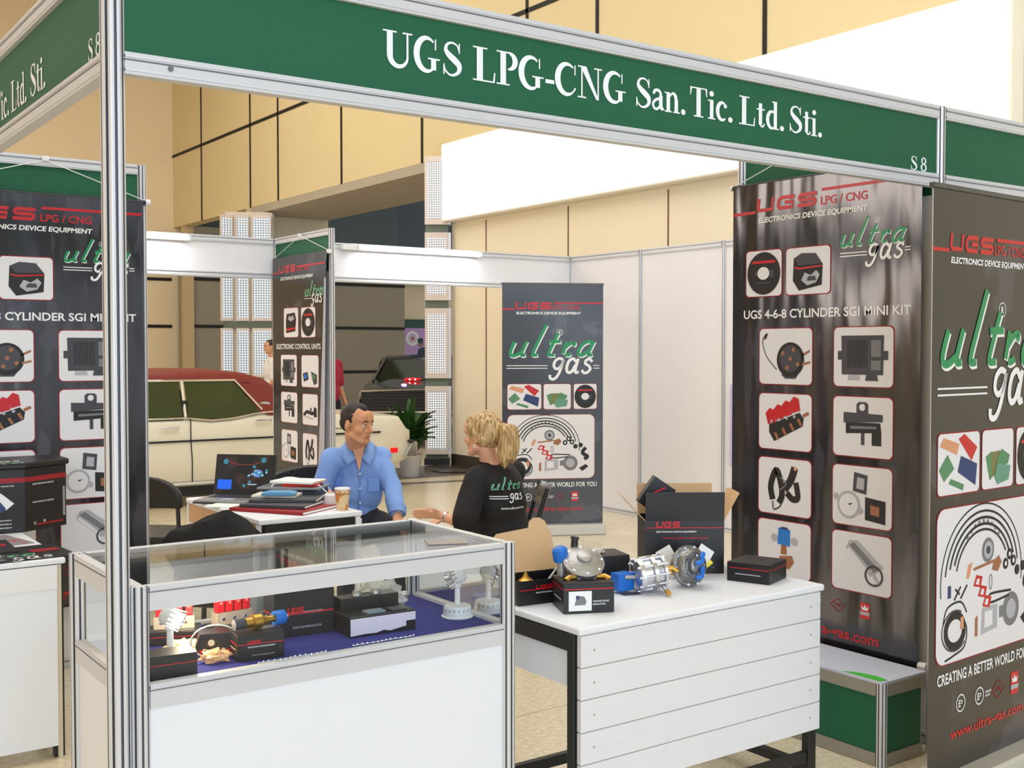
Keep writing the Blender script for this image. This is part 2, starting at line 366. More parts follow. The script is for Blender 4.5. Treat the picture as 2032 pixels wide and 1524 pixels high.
def pic(mb, kind, x0, z0, x1, z1, y=-.0024):
    """one rounded product card"""
    W, H = x1 - x0, z1 - z0; r = .09 * min(W, H)
    mb.rrect(x0 - .004, z0 - .004, x1 + .004, z1 + .004, r, -.0010, ink_dr); mb.rrect(x0, z0, x1, z1, r, -.0017, ink_card)
    X = lambda a: x0 + a * W
    Z = lambda a: z0 + a * H
    def fl(pts, m, k=0): mb.flat([(X(a), Z(b)) for a, b in pts], y - k * .0006, m)
    def ln(pts, w, m, k=0, sp=True): q = spline(pts, 5) if sp else pts; mb.rib([(X(a), Z(b)) for a, b in q], w * W, y - k * .0006, m)
    def ds(a, b, q, m, k=0): mb.disc(X(a), Z(b), q * W, q * W, y - k * .0006, m)
    if kind == 'cd':
        mb.disc(X(.5), Z(.5), .47 * W, .47 * H, y, ink_k); fl([(.2, .78), (.8, .78), (.85, .72), (.15, .72)], ink_r, 1)
        mb.disc(X(.5), Z(.5), .17 * W, .14 * H, y - .0012, ink_card); fl([(.3, .3), (.7, .3), (.68, .27), (.32, .27)], ink_dg, 1); fl([(.25, .55), (.32, .55), (.32, .45), (.25, .45)], ink_dg, 1); fl([(.68, .58), (.78, .58), (.78, .4), (.68, .4)], ink_dg, 1)
    elif kind == 'carton':
        fl([(.16, .3), (.3, .08), (.82, .18), (.84, .62), (.68, .86), (.36, .88), (.18, .78)], ink_k)
        fl([(.18, .78), (.36, .88), (.68, .86), (.82, .64), (.3, .62)], ink_dg, 1); fl([(.2, .6), (.32, .57), (.83, .6), (.83, .57), (.32, .53), (.2, .56)], ink_r, 2)
        fl([(.36, .3), (.44, .46), (.58, .4), (.7, .5), (.78, .4), (.7, .24), (.5, .18)], ink_lg, 2); fl([(.48, .28), (.52, .38), (.68, .38), (.7, .28)], ink_dg, 3)
    elif kind == 'carton2':
        fl([(.16, .14), (.8, .2), (.86, .6), (.76, .84), (.2, .8), (.14, .5)], ink_k); fl([(.2, .3), (.8, .34), (.8, .27), (.2, .22)], ink_r, 1); fl([(.3, .62), (.4, .76), (.5, .68), (.64, .76), (.74, .62), (.5, .54)], ink_lg, 1)
    elif kind == 'motor':
        ds(.6, .44, .26, ink_k); ds(.6, .46, .2, ink_dg, 1)
        for a, b in ((.6, .46), (.66, .62), (.46, .56), (.54, .3), (.74, .36)): ds(a, b, .032, ink_br, 2)
        ln([(.82, .52), (.96, .6)], .035, ink_br, 0, False); ln([(.82, .36), (.97, .4)], .035, ink_br, 0, False)
        ln([(.34, .26), (.14, .5), (.06, .78), (.14, .92)], .014, ink_k); fl([(.08, .8), (.12, .9), (.17, .92), (.13, .82)], ink_k)
        fl([(.42, .18), (.76, .2), (.7, .1), (.5, .1)], ink_dg)
    elif kind == 'ecu':
        fl([(.14, .2), (.84, .2), (.85, .86), (.13, .86)], ink_dg); fl([(.07, .45), (.14, .45), (.14, .6), (.07, .6)], ink_dg); fl([(.84, .45), (.92, .45), (.92, .6), (.84, .6)], ink_dg)
        for i in range(10): fl([(.24 + .035 * i, .32), (.255 + .035 * i, .32), (.255 + .035 * i, .78), (.24 + .035 * i, .78)], ink_k, 1)
        fl([(.64, .5), (.8, .5), (.8, .78), (.64, .78)], ink_gy, 1); fl([(.64, .28), (.8, .28), (.8, .44), (.64, .44)], ink_gy, 1)
        fl([(.24, .11), (.46, .11), (.44, .2), (.26, .2)], ink_lg); fl([(.54, .1), (.76, .1), (.74, .2), (.56, .2)], ink_dg)
    elif kind == 'injector':
        fl([(.2, .3), (.3, .14), (.84, .44), (.86, .58), (.78, .68), (.2, .44)], ink_k)
        for i in range(4):
            a, b = .13 + .155 * i, .44 + .075 * i; fl([(a, b + .2), (a + .05, b), (a + .2, b + .05), (a + .17, b + .26), (a + .08, b + .3)], ink_r, 1)
            ds(.25 + .145 * i, .5 + .035 * i, .025, ink_lg, 2); ln([(.32 + .145 * i, .3 + .09 * i), (.38 + .145 * i, .18 + .09 * i)], .045, ink_br, 2, False)
        ln([(.84, .62), (.95, .68)], .05, ink_br, 0, False)
    elif kind == 'sensor':
        fl([(.4, .7), (.6, .7), (.6, .88), (.56, .92), (.44, .92), (.4, .88)], ink_dg); ds(.5, .83, .05, ink_card, 1)
        fl([(.18, .56), (.84, .6), (.84, .72), (.18, .74)], ink_dg); fl([(.22, .38), (.82, .42), (.8, .58), (.22, .57)], ink_k); fl([(.3, .46), (.74, .48), (.74, .52), (.3, .51)], ink_gy, 1)
        fl([(.48, .2), (.54, .2), (.54, .42), (.48, .42)], ink_dg); fl([(.66, .2), (.82, .2), (.82, .44), (.66, .44)], ink_k)
    elif kind == 'wires':
        ln([(.28, .25), (.24, .5), (.34, .78), (.42, .62), (.46, .36), (.4, .2)], .11, ink_k); ln([(.5, .46), (.62, .62), (.7, .86)], .13, ink_k); ln([(.55, .4), (.66, .3), (.76, .34), (.72, .6)], .1, ink_k)
        ln([(.42, .66), (.54, .56), (.4, .42)], .02, ink_gy, 1); ln([(.28, .22), (.3, .08), (.42, .14), (.45, .26)], .025, ink_dg); ds(.71, .84, .03, ink_or, 1)
    elif kind == 'switches':
        fl([(.35, .58), (.58, .54), (.6, .86), (.37, .9)], ink_dg); fl([(.41, .63), (.54, .61), (.55, .8), (.43, .82)], ink_lg, 1)
        ds(.28, .34, .2, ink_lg); ds(.28, .34, .16, ink_card, 1); ds(.06, .46, .05, ink_lg); ds(.48, .26, .05, ink_lg); fl([(.27, .36), (.36, .38), (.3, .33)], ink_nv, 2)
        fl([(.56, .12), (.9, .08), (.9, .46), (.56, .5)], ink_k); fl([(.65, .22), (.8, .2), (.8, .36), (.65, .38)], ink_br, 1)
    elif kind == 'valve':
        mb.disc(X(.32), Z(.68), .07 * W, .06 * W, y, ink_lg); mb.disc(X(.7), Z(.66), .07 * W, .06 * W, y, ink_lg); fl([(.38, .58), (.62, .56), (.62, .86), (.4, .88)], ink_b, 1); fl([(.42, .86), (.6, .85), (.56, .9), (.46, .9)], ink_nv, 1)
        fl([(.44, .4), (.56, .4), (.55, .58), (.45, .58)], ink_br); fl([(.4, .2), (.6, .14), (.7, .28), (.66, .4), (.42, .36)], ink_br)
    elif kind == 'tube':
        fl([(.24, .72), (.66, .3), (.88, .48), (.44, .88), (.3, .86)], ink_lg); fl([(.3, .78), (.38, .84), (.8, .44), (.72, .38)], ink_gy, 1); fl([(.26, .7), (.6, .36), (.64, .38), (.3, .74)], ink_card, 1)
        ln(arc(.72, .32, .14, .16, 0, 360, 24), .03, ink_dg, 2, False); ln([(.66, .42), (.8, .2)], .04, ink_lg, 3, False)
    elif kind == 'books':
        fl([(.04, .8), (.12, .94), (.5, .82), (.44, .64)], ink_or); fl([(.48, .9), (.62, .98), (.94, .74), (.8, .52)], ink_r); fl([(.02, .42), (.22, .66), (.38, .42), (.14, .22)], ink_sg)
        fl([(.46, .36), (.54, .62), (.94, .46), (.9, .1)], ink_nv); fl([(.25, .18), (.3, .26), (.62, .14), (.6, .04)], ink_sg)
    elif kind == 'books2':
        fl([(.1, .55), (.3, .64), (.42, .26), (.24, .14)], ink_sg); fl([(.28, .62), (.56, .64), (.5, .24), (.3, .2)], mat('olive ink', (120, 120, 70))); fl([(.5, .56), (.62, .66), (.88, .54), (.82, .4), (.4, .3)], ink_sg, 1); fl([(.38, .2), (.46, .42), (.9, .36), (.84, .12), (.48, .06)], mat('teal ink', (98, 150, 128)), 2)
    elif kind == 'pair':
        fl([(.08, .42), (.36, .48), (.42, .24), (.14, .16)], ink_k); fl([(.14, .38), (.3, .42), (.34, .28), (.18, .24)], ink_b, 1); fl([(.56, .5), (.9, .4), (.92, .14), (.74, .06), (.62, .3)], ink_dg); fl([(.62, .42), (.8, .38), (.78, .24), (.66, .28)], ink_sg, 1)
    elif kind == 'plug':
        ln([(.06, .3), (.3, .42), (.6, .38), (.9, .42)], .1, ink_k); fl([(.72, .4), (.76, .6), (.92, .56), (.94, .28), (.76, .26)], ink_k); ln([(.1, .3), (.4, .24), (.7, .2)], .02, ink_gy); fl([(.5, .4), (.5, .56), (.6, .56), (.6, .4)], ink_dg)
    elif kind == 'kit':
        for i, q in enumerate((.46, .415, .375, .335, .30)):
            a0, a1 = ((-8, 188), (10, 172), (18, 165), (22, 160), (28, 165))[i]
            ln(arc(.43, .5, q * .86, q * 1.08, a0, a1, 40), (.008, .011, .013, .013, .012)[i], ink_k, 0, False)
        for k in range(9): a = math.radians(45 + k * 11); ds(.43 + .24 * math.cos(a) * .9, .52 + .36 * math.sin(a), .011, ink_gy)
        ds(.48, .68, .06, ink_gy); ds(.48, .68, .042, ink_lg, 1); ds(.48, .68, .02, ink_dg, 2)
        ln([(.34, .57), (.56, .6)], .014, ink_br, 0, False); fl([(.52, .54), (.58, .52), (.62, .58), (.59, .63), (.54, .6)], ink_br); fl([(.27, .52), (.3, .52), (.33, .62), (.29, .61)], ink_or)
        for i in range(3): a, b = .34 + .045 * i, .46 - .075 * i; fl([(a, b), (a + .07, b - .02), (a + .09, b + .05), (a + .03, b + .07)], ink_r); fl([(a + .02, b + .01), (a + .05, b), (a + .06, b + .04), (a + .035, b + .045)], ink_card, 1)
        for a, b in ((.7, .62), (.66, .56), (.74, .57)): ds(a, b, .028, ink_k); ds(a, b, .012, ink_card, 1)
        for a, b in ((.78, .5), (.84, .52)): ds(a, b, .026, ink_k)
        ln(arc(.51, .46, .014, .05, 0, 360, 16), .007, ink_gy, 0, False); ln([(.7, .34), (.52, .32), (.5, .35), (.52, .38), (.72, .37)], .012, ink_k)
        ln([(.9, .48), (.86, .4), (.92, .34), (.88, .3)], .04, ink_k); fl([(.82, .16), (.9, .22), (.93, .18), (.86, .11)], ink_k)
        ln(arc(.17, .2, .085, .1, 0, 360, 30), .036, ink_k, 0, False); ln(arc(.17, .2, .12, .13, 60, 320, 24), .01, ink_dg, 0, False); ln([(.06, .26), (.1, .36), (.22, .38), (.28, .3)], .01, ink_k); ln([(.22, .3), (.28, .2), (.26, .08), (.16, .04), (.08, .02)], .01, ink_k); fl([(.22, .2), (.25, .2), (.25, .28), (.22, .28)], ink_or, 1)
        fl([(.42, .12), (.58, .14), (.58, .3), (.43, .3)], ink_lg); fl([(.45, .16), (.53, .17), (.53, .27), (.45, .27)], ink_card, 1); fl([(.36, .12), (.385, .12), (.385, .26), (.36, .24)], ink_br)
        ds(.72, .24, .085, ink_gy); ds(.72, .24, .05, ink_lg, 1); fl([(.6, .2), (.66, .2), (.66, .28), (.6, .28)], ink_gy)
        fl([(.1, .42), (.13, .42), (.13, .5), (.1, .5)], ink_nv); ln([(.16, .4), (.22, .48)], .012, ink_k, 0, False); ln([(.17, .47), (.21, .43)], .012, ink_k, 0, False); ln([(.22, .4), (.28, .48)], .012, ink_k, 0, False)
def marks(fin, xs, z, r, y=-.0012):
    """approval marks: two rings with E, a diamond, a red crown badge"""
    def ring(x):
        mb.rib(arc(x, z, r, r, 0, 360, 24), r * .16, y, ink_w); text(mb, 'E', x - r * .5, z - r * .42, x - r * .02, z + r * .42, y, ink_w, .03); text(mb, '3', x + r * .05, z - r * .1, x + r * .42, z + r * .35, y, ink_w, .03)
    mb = MB(); ring(xs[0]); fin(mb); mb = MB(); ring(xs[1])
    x = xs[1] + r * 1.4; mb.rect(x, z + r * .05, x + r * 1.6, z + r * .35, y, ink_lg); mb.rect(x, z - r * .4, x + r * 1.2, z - r * .1, y, ink_lg); fin(mb)
    if len(xs) > 3:
        mb = MB(); x = xs[2]; q = r * 1.2; mb.rib([(x - q * 1.3, z), (x, z - q), (x + q * 1.3, z), (x, z + q), (x - q * 1.3, z)], q * .14, y, ink_dr); text(mb, 'TSE', x - q * .6, z - q * .22, x + q * .6, z + q * .22, y, ink_dr); fin(mb)
        mb = MB(); x = xs[3]; mb.rect(x - r, z - r * 1.4, x + r, z + r * 1.4, y, ink_r); mb.rect(x - r, z - r * .75, x + r, z - r * .2, y - .0006, ink_lg)
        mb.flat([(x - r * .6, z + r * .1), (x + r * .6, z + r * .1), (x + r * .75, z + r * .9), (x + r * .3, z + r * .5), (x, z + r * 1.1), (x - r * .3, z + r * .5), (x - r * .75, z + r * .9)], y - .0006, ink_w); fin(mb)
def top_brand(mb, W, x1, y=-.0012):
    mb.rib([(x1[0], x1[4]), (x1[1], x1[4])], .012, y, ink_r)
    logo_ugs(mb, x1[1] + .01, x1[4] - .002, x1[2] - x1[1], .058, y, ink_r)
    mb.rib([(x1[2] + .03, x1[5]), (x1[3], x1[5])], .012, y, ink_r)

def sheet_grid(mb, x0, x1, z0, z1, m, fn, nx=24, nz=48):
    vs = []; fs = []
    for j in range(nz + 1):
        for i in range(nx + 1):
            x, z = x0 + (x1 - x0) * i / nx, z0 + (z1 - z0) * j / nz; vs.append(fn(x, z))
    for j in range(nz):
        for i in range(nx): a = j * (nx + 1) + i; fs.append((a, a + 1, a + nx + 2, a + nx + 1))
    mb.add(vs, fs, m)
def hang_parts(t, x0, x1, z0, z1, knob=True, bottom=True, peak=None):
    b = MB(); b.cyl((x0 - .01, .012, z1), (x1 + .012, .012, z1), .011, blackc); b.build('top_rod', t, True)
    b = MB(); b.cyl((x1 + .0125, .012, z1), (x1 + .034, .012, z1), .016, whitep)
    b.build('rod_cap', t, True); b = MB(); b.ball((x0 - .018, .012, z1), .012, whitep); b.build('rod_end', t, True)
    if bottom:
        b = MB(); b.cyl((x0, .012, z0), (x1, .012, z0), .012, blackc); b.build('bottom_rod', t, True)
        b = MB(); b.cyl((x1 + .001, .012, z0), (x1 + .034, .012, z0), .016, whitep); b.build('rod_cap', t, True)
    if peak:
        b = MB(); b.tube([(x0 + .005, .012, z1 + .01), (peak[0], .004, peak[1]), (x1 + .01, .012, z1 + .01)], .0022, whitep, 6); b.build('hanging_string', t)
        b = MB(); b.box((peak[0], .0, peak[1] + .005), (.03, .014, .022), whitep); b.build('hook', t, bevel=.003)
def banner_kit(loc, rz, label, group):
    t = thing('hanging_banner', label, 'banner', loc, rz, group)
    b = MB(); sheet_grid(b, 0, .94, .30, 2.18, vinylw, lambda x, z: (x, 0, z)); b.build('banner_sheet', t, True)
    b = MB(); Y = -.0012
    top_brand(b, .94, (0, .13, .45, .93, 2.062, 2.12))
    text(b, 'LPG / CNG', .475, 2.060, .70, 2.094, Y, ink_r)
    b.build('red_logo', t)
    b = MB(); text(b, 'ELECTRONICS DEVICE EQUIPMENT', .147, 2.016, .70, 2.038, Y, ink_w, .03, .15); b.build('subtitle_line', t)
    b = MB(); text(b, 'UGS 4-6-8 CYLINDER SGI MINI KIT', .066, 1.611, .90, 1.648, Y, ink_w); b.build('headline', t)
    b = MB(); logo_ultra(b, .575, 1.886, .30, Y); b.build('green_script_lettering', t)
    b = MB(); logo_gas(b, .70, 1.822, .165, -.0019); b.build('white_script_lettering', t); b = MB(); b.rib([(.572, 1.857), (.70, 1.857)], .004, Y, ink_w); b.rib([(.572, 1.845), (.70, 1.845)], .004, Y, ink_w); b.rib([(.87, 1.862), (.895, 1.862)], .004, Y, ink_w); b.rib([(.87, 1.851), (.895, 1.851)], .004, Y, ink_w); b.build('rule_lines', t); b = MB(); reg_mark(b, .745, 1.968, .013, Y); b.build('registered_mark', t)
    C = [('cd', .08, 1.705, .275, 1.897), ('carton', .30, 1.705, .525, 1.895)]
    for i, (l, r) in enumerate((('motor', 'ecu'), ('injector', 'sensor'), ('wires', 'switches'), ('valve', 'tube'))):
        zt = (1.566, 1.294, 1.024, .762)[i]; zb = (1.335, 1.062, .790, .532)[i]
        C += [(l, .158, zb, .438, zt), (r, .548, zb, .824, zt)]
    for k, a, b0, c, d in C:
        b = MB(); pic(b, k, a, b0, c, d); b.build('product_picture', t)
    marks(lambda b: b.build('approval_mark', t), (.30, .43, .575, .706), .463, .022)
    b = MB(); text(b, 'www.ultra-gas.com', .23, .335, .77, .378, Y, ink_r); b.build('web_address', t)
    return t
def banner_roll(loc, rz, label, group, kx=1.0):
    t = thing('roll_up_banner', label, 'banner', loc, rz, group)
    X = lambda a: a * kx
    def F(b, n):
        for i, v in enumerate(b.v): b.v[i] = (v[0] * kx, v[1], v[2])
        return b.build(n, t)
    b = MB(); sheet_grid(b, -.055, .765, .085, 1.995, vinyl, lambda x, z: (x * kx, 0, z), 8, 12); b.build('banner_sheet', t, True)
    b = MB(); b.bb(X(-.06), X(.77), -.006, .012, 1.995, 2.01, mat('dark clamp bar', (90, 88, 86), .4, .3)); b.build('top_bar', t)
    b = MB(); b.prism([(X(-.065), 0), (X(.775), 0), (X(.775), .07), (X(.76), .085), (X(-.05), .085), (X(-.065), .07)], -.08, .09, mat('silver cassette', (205, 204, 196), .4, .3)); b.build('base_cassette', t, bevel=.01)
    b = MB(); b.cyl((X(.35), .06, .085), (X(.35), .06, 2.0), .011, alu); b.build('support_pole', t, True)
    b = MB(); Y = -.0012
    top_brand(b, .8, (-.055, .045, .335, .765, 1.80, 1.85)); text(b, 'LPG / CNG', .35, 1.80, .57, 1.835, Y, ink_r); F(b, 'red_logo')
    b = MB(); text(b, 'ELECTRONICS DEVICE EQUIPMENT', .058, 1.76, .58, 1.78, Y, ink_w, .03, .15); F(b, 'subtitle_line'); b = MB(); text(b, 'CREATING A BETTER WORLD FOR YOU', .0, .383, .715, .42, Y, ink_w); F(b, 'headline')
    b = MB(); logo_ultra(b, .0, 1.432, .70, Y); F(b, 'green_script_lettering')
    b = MB(); logo_gas(b, .335, 1.285, .34, -.0019); F(b, 'white_script_lettering'); b = MB(); reg_mark(b, .41, 1.615, .024, Y); F(b, 'registered_mark'); b = MB()
    for z in (1.352, 1.331): b.rib([(-.019, z), (.31, z)], .006, Y, ink_w); b.rib([(.685, z), (.735, z)], .006, Y, ink_w)
    F(b, 'rule_lines')
    for k, a, b0, c, d in (('books', -.012, 1.005, .26, 1.205), ('books2', .28, 1.005, .50, 1.205), ('cd', .525, 1.005, .712, 1.205), ('kit', -.012, .45, .695, .96)):
        b = MB(); pic(b, k, a, b0, c, d); F(b, 'product_picture')
    marks(lambda b: F(b, 'approval_mark'), (.155, .282, .415, .535), .303, .028)
    b = MB(); text(b, 'www.ultra-gas.com', .085, .192, .60, .228, Y, ink_r); F(b, 'web_address')
    return t
# ------------------------------------------------------------------ the hall (setting)
def struct(name, b, **k): o = b.build(name, **k); o['kind'] = 'structure'; return o
def tiles():
    m = bpy.data.materials.new('terrazzo floor'); m.use_nodes = True; nt = m.node_tree; N = nt.nodes; L = nt.links; b = N['Principled BSDF']
    tc = N.new('ShaderNodeTexCoord'); n1 = N.new('ShaderNodeTexNoise'); n1.inputs['Scale'].default_value = 45; n1.inputs['Detail'].default_value = 6; L.new(tc.outputs['Object'], n1.inputs['Vector'])
    cr = N.new('ShaderNodeValToRGB'); cr.color_ramp.elements[0].color = (*lin((208, 192, 160)), 1); cr.color_ramp.elements[1].color = (*lin((232, 220, 196)), 1); cr.color_ramp.elements[0].position = .3; cr.color_ramp.elements[1].position = .7
    L.new(n1.outputs[0], cr.inputs[0]); br = N.new('ShaderNodeTexBrick'); br.offset = 0; br.inputs['Scale'].default_value = 1; br.inputs['Mortar Size'].default_value = .004; br.inputs['Brick Width'].default_value = 1.2; br.inputs['Row Height'].default_value = 1.2
    br.inputs['Mortar'].default_value = (*lin((186, 168, 136)), 1); L.new(tc.outputs['Object'], br.inputs['Vector']); L.new(cr.outputs[0], br.inputs['Color1']); L.new(cr.outputs[0], br.inputs['Color2'])
    L.new(br.outputs[0], b.inputs['Base Color']); b.inputs['Roughness'].default_value = .22; b.inputs['Specular IOR Level'].default_value = .45
    return m
b = MB(); b.bb(-14, 20, -13, 26, -.1, 0, tiles()); struct('floor', b)
dk = mat('dark granite inlay', (92, 84, 72), .25, 0, .15, 30)
b = MB(); b.face([(4.35, 9.75, .002), (4.9, 8.75, .002), (7.0, 8.75, .002), (6.9, 9.9, .002)], dk); b.face([(5.0, 8.42, .002), (7.0, 8.0, .002), (7.0, 8.16, .002), (4.85, 8.62, .002)], dk)
tag(b.build('floor_inlay'), None, None, None, 'structure')
yel = mat('warm cream wall panel', (222, 204, 158), .6, 0, .03, 1.5)
crm = mat('cream wall', (238, 226, 200), .6, 0, .03, 1.2)
crl = mat('peach cream wall', (238, 218, 182), .65, 0, .03, 1.2)
gryw = mat('grey portal wall', (150, 142, 124), .7, 0, .04, 1.2)  # even grey of the walls beyond the portal
jnt = mat('black joint', (24, 20, 18), .7)
U = 7.0
# side wall with a wide portal: upper yellow band, lower cream wall, soffit
b = MB(); b.bb(U, U + .25, -4, 20.1, 3.93, 8.2, yel); struct('wall_right_upper', b)
b = MB(); b.bb(U, U + .25, -4, 9.67, .14, 3.93, crm); struct('wall_right', b)
b = MB(); b.bb(U - .01, U + .26, -4, 9.68, 0, .16, mat('dark plinth', (60, 50, 44), .4)); struct('baseboard_right', b)
b = MB(); b.bb(U, 8.45, 9.67, 16.1, 3.80, 3.928, mat('grey soffit', (176, 166, 148), .7)); struct('ceiling_portal', b)
b = MB(); b.bb(U, 8.45, 16.1, 16.35, 0, 3.93, mat('pier cream grey', (206, 194, 166), .7)); struct('wall_pier', b)
b = MB()
for v, z0, z1 in ((18.48, 3.93, 8.2), (16.13, 3.93, 8.2), (14.97, 3.93, 8.2), (12.7, 3.93, 8.2), (10.39, 3.93, 8.2), (8.06, 3.93, 8.2), (6.81, 3.93, 8.2), (4.49, 3.93, 8.2)): b.bb(U - .012, U + .02, v - .022, v + .022, z0, z1, jnt)
b.bb(U - .012, U + .02, -4, 20.1, 5.32, 5.37, jnt); struct('trim_1', b)
b = MB()
for v in (8.9, 5.72, 7.3): b.bb(U - .006, U + .02, v - .008, v + .008, .2, 3.05, mat('brown seam', (120, 84, 54), .7))
struct('trim_2', b)
b = MB(); b.bb(-9, 8.3, 20.1, 20.35, 0, 8.2, crl); struct('wall_back', b)
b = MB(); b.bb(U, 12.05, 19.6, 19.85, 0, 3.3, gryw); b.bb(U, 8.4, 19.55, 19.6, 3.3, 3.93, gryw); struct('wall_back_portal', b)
b = MB(); b.bb(U + .3, 12.05, 19.9, 20.2, 3.3, 8.2, mat('dark void tone', (84, 96, 104), .7)); b.bb(12.06, 17, 23.3, 23.49, 3.2, 8.2, mat('dark void tone', (84, 96, 104), .7)); struct('wall_dark_void', b)  # dark sheets painted in for the dim void high in the next hall
b = MB(); b.bb(11.9, 20, 23.5, 23.8, 0, 8.2, crl); struct('wall_far', b)
b = MB()
for z in (1.0, 1.95, 2.89):
    b.bb(-2, 6.95, 20.08, 20.11, z - .03, z + .03, jnt); b.bb(7.2, 12.05, 19.58, 19.62, z - .03, z + .03, jnt)
b.bb(6.98, 7.2, 19.5, 19.6, 0, 3.93, mat('pilaster', (196, 172, 130), .7)); struct('trim_3', b)
b = MB(); b.bb(-9.25, -9, -13, 26, 0, 8.2, crl); struct('wall_left', b)
b = MB(); b.bb(-9, 20, -13, 26, 8.2, 8.4, mat('hall ceiling', (214, 196, 160), .8)); struct('ceiling', b)
# long backlit panel on the side wall
t = thing('light_box', 'long glowing white backlit panel high on the cream wall above the white stall walls', 'light panel', (U, 0, 0))
b = MB(); b.bb(-.16, -.003, 2.05, 9.66, 3.08, 4.05, mat('light box casing', (240, 236, 224), .6)); b.build('casing', t, bevel=.01)
b = MB()
for i in range(4): b.bb(-.175, -.161, 2.08 + i * 1.89, 2.08 + (i + 1) * 1.89 - .006, 3.10, 4.03, mat('backlit acrylic', (255, 250, 236), .5, emit=1.0, var=.1))
b.build('diffuser', t)
# perforated light columns
gl1 = grid_light('perforated light panel', 34, (255, 255, 255), .85, (150, 150, 154))
gl2 = grid_light('louvre light panel', 24, (232, 244, 255), .8, (150, 156, 160))
cb = mat('column casing', (220, 208, 200), .5)
t = thing('light_column', 'tall column of perforated glowing panels at the near edge of the portal', 'light column', (6.80, 9.72, 0), -.62)
b = MB(); b.bb(-.14, .14, .03, .16, .1, 3.78, mat('column core', (110, 120, 108), .6)); b.bb(-.16, .16, -.0, .2, .02, .1, blackm); b.build('core', t)
for z0, z1 in ((.16, 1.02), (1.12, 2.0), (2.1, 2.95), (3.05, 3.9)):
    b = MB(); b.bb(-.145, .145, -.03, .03, z0, z1 - .0, cb); b.rect(-.11, z0 + .07, .115, z1 - .07, -.032, gl1)
    b.bb(.146, .18, -.02, .1, z0, z1, alu); b.build('light_panel', t)
t = thing('light_column', 'three-sided column of louvred glowing panels beside the far cream wall', 'light column', (6.70, 15.45, 0), -.50)
b = MB(); b.bb(-.42, .36, .12, .5, 0, 3.78, mat('column stone', (214, 202, 184), .6)); b.bb(-.45, .38, .06, .5, 1.84, 1.95, mat('column band', (96, 104, 92), .6)); b.build('core', t)
for cx, wd, a in ((-.36, .16, .5), (-.12, .17, .25), (.18, .28, 0)):
    for z0, z1 in ((.1, .98), (1.02, 1.84), (1.96, 2.86), (2.9, 3.72)):
        b = MB(); b.M = Matrix.Translation((cx, 0, 0)) @ Matrix.Rotation(a, 4, 'Z'); b.bb(-wd / 2 - .02, wd / 2 + .02, .04, .1, z0, z1, cb); b.rect(-wd / 2, z0 + .05, wd / 2, z1 - .05, .037, gl2)
        b.build('light_panel', t)
# purple advertising board far away
t = thing('poster_board', 'distant purple poster with a round emblem behind the black car', 'poster', (12.3, 23.46, 0))
b = MB(); b.bb(0, 3, 0, .03, .3, 2.05, mat('lilac print', (196, 160, 214), .6)); b.bb(0, 3, 0, .03, 2.05, 2.28, mat('dark green strip', (46, 84, 74), .6)); b.build('board', t)
for dx in (1.94,):
    b = MB(); b.disc(dx + .28, 1.78, .2, .2, -.004, ink_w); b.disc(dx + .28, 1.78, .13, .13, -.006, mat('mauve ink', (214, 190, 214))); b.disc(dx + .28, 1.78, .05, .05, -.008, ink_br); b.rect(dx + .02, .9, dx + .4, 1.1, -.004, mat('violet ink', (120, 92, 150))); b.build('round_emblem', t)
b = MB(); q = mat('dark suit print', (40, 48, 60)); b.flat([(2.27, .95), (2.75, .95), (2.75, 1.5), (2.6, 1.56), (2.4, 1.5)], -.004, q); b.disc(2.47, 1.66, .085, .11, -.005, mat('face print', (150, 110, 96))); b.disc(2.46, 1.72, .09, .075, -.006, q); b.build('printed_figure', t)
# ------------------------------------------------------------------ stall frame system
H = 2.36
def post_mesh(h, r=.02):
    b = MB(); pts = []
    for k in range(8):
        a = PI / 8 + k * PI / 4; nx, ny = math.cos(a - PI / 8), math.sin(a - PI / 8); tx, ty = -ny, nx; R = r
        for s, d in ((-.38, 1), (-.13, 1), (-.13, .72), (.13, .72), (.13, 1), (.38, 1)): pts.append((nx * R * d + tx * R * s, ny * R * d + ty * R * s))
    n = len(pts); vs = [(x, y, 0) for x, y in pts] + [(x, y, h) for x, y in pts]
    side = [(i, (i + 1) % n, (i + 1) % n + n, i + n) for i in range(n)]
    for i, f in enumerate(side): b.add([vs[j] for j in f], [(0, 1, 2, 3)], aludark if i % 6 in (1, 2, 3) else alu)
    b.add(vs, [tuple(range(n, 2 * n))], alu)
    return b
def post(x, y, label, h=H, r=.021, group=None):
    o = post_mesh(h, r).build('frame_post', loc=(x, y, 0)); return tag(o, label, 'post', group)
def rail(b, x0, x1, z0, z1, y=0, th=.016):
    b.bb(x0, x1, y - th, y + th, z0, z1, alub); e = .0035
    for z in (z1 - e * 2.6, z0 + e * 2.6): b.bb(x0, x1, y - th - .0025, y + th + .0025, z - e * .6, z + e * .6, alu)
    b.bb(x0, x1, y - th - .0008, y + th + .0008, z1 - e * 5.2, z1 - e * 4.2, aludark)
def fascia(loc, rz, L, label, zt=H, zb=2.067, board=green, rh=.047, txt=None):
    t = thing('fascia_board', label, 'fascia', loc, rz, None)
    for z in (zt - rh, zb): b = MB(); rail(b, .022, L - .022, z, z + rh); b.build('rail', t)
    b = MB(); b.bb(.022, L - .022, -.004, .004, zb + rh, zt - rh, board); b.build('board', t)
    if txt:
        txt(t)
    return t
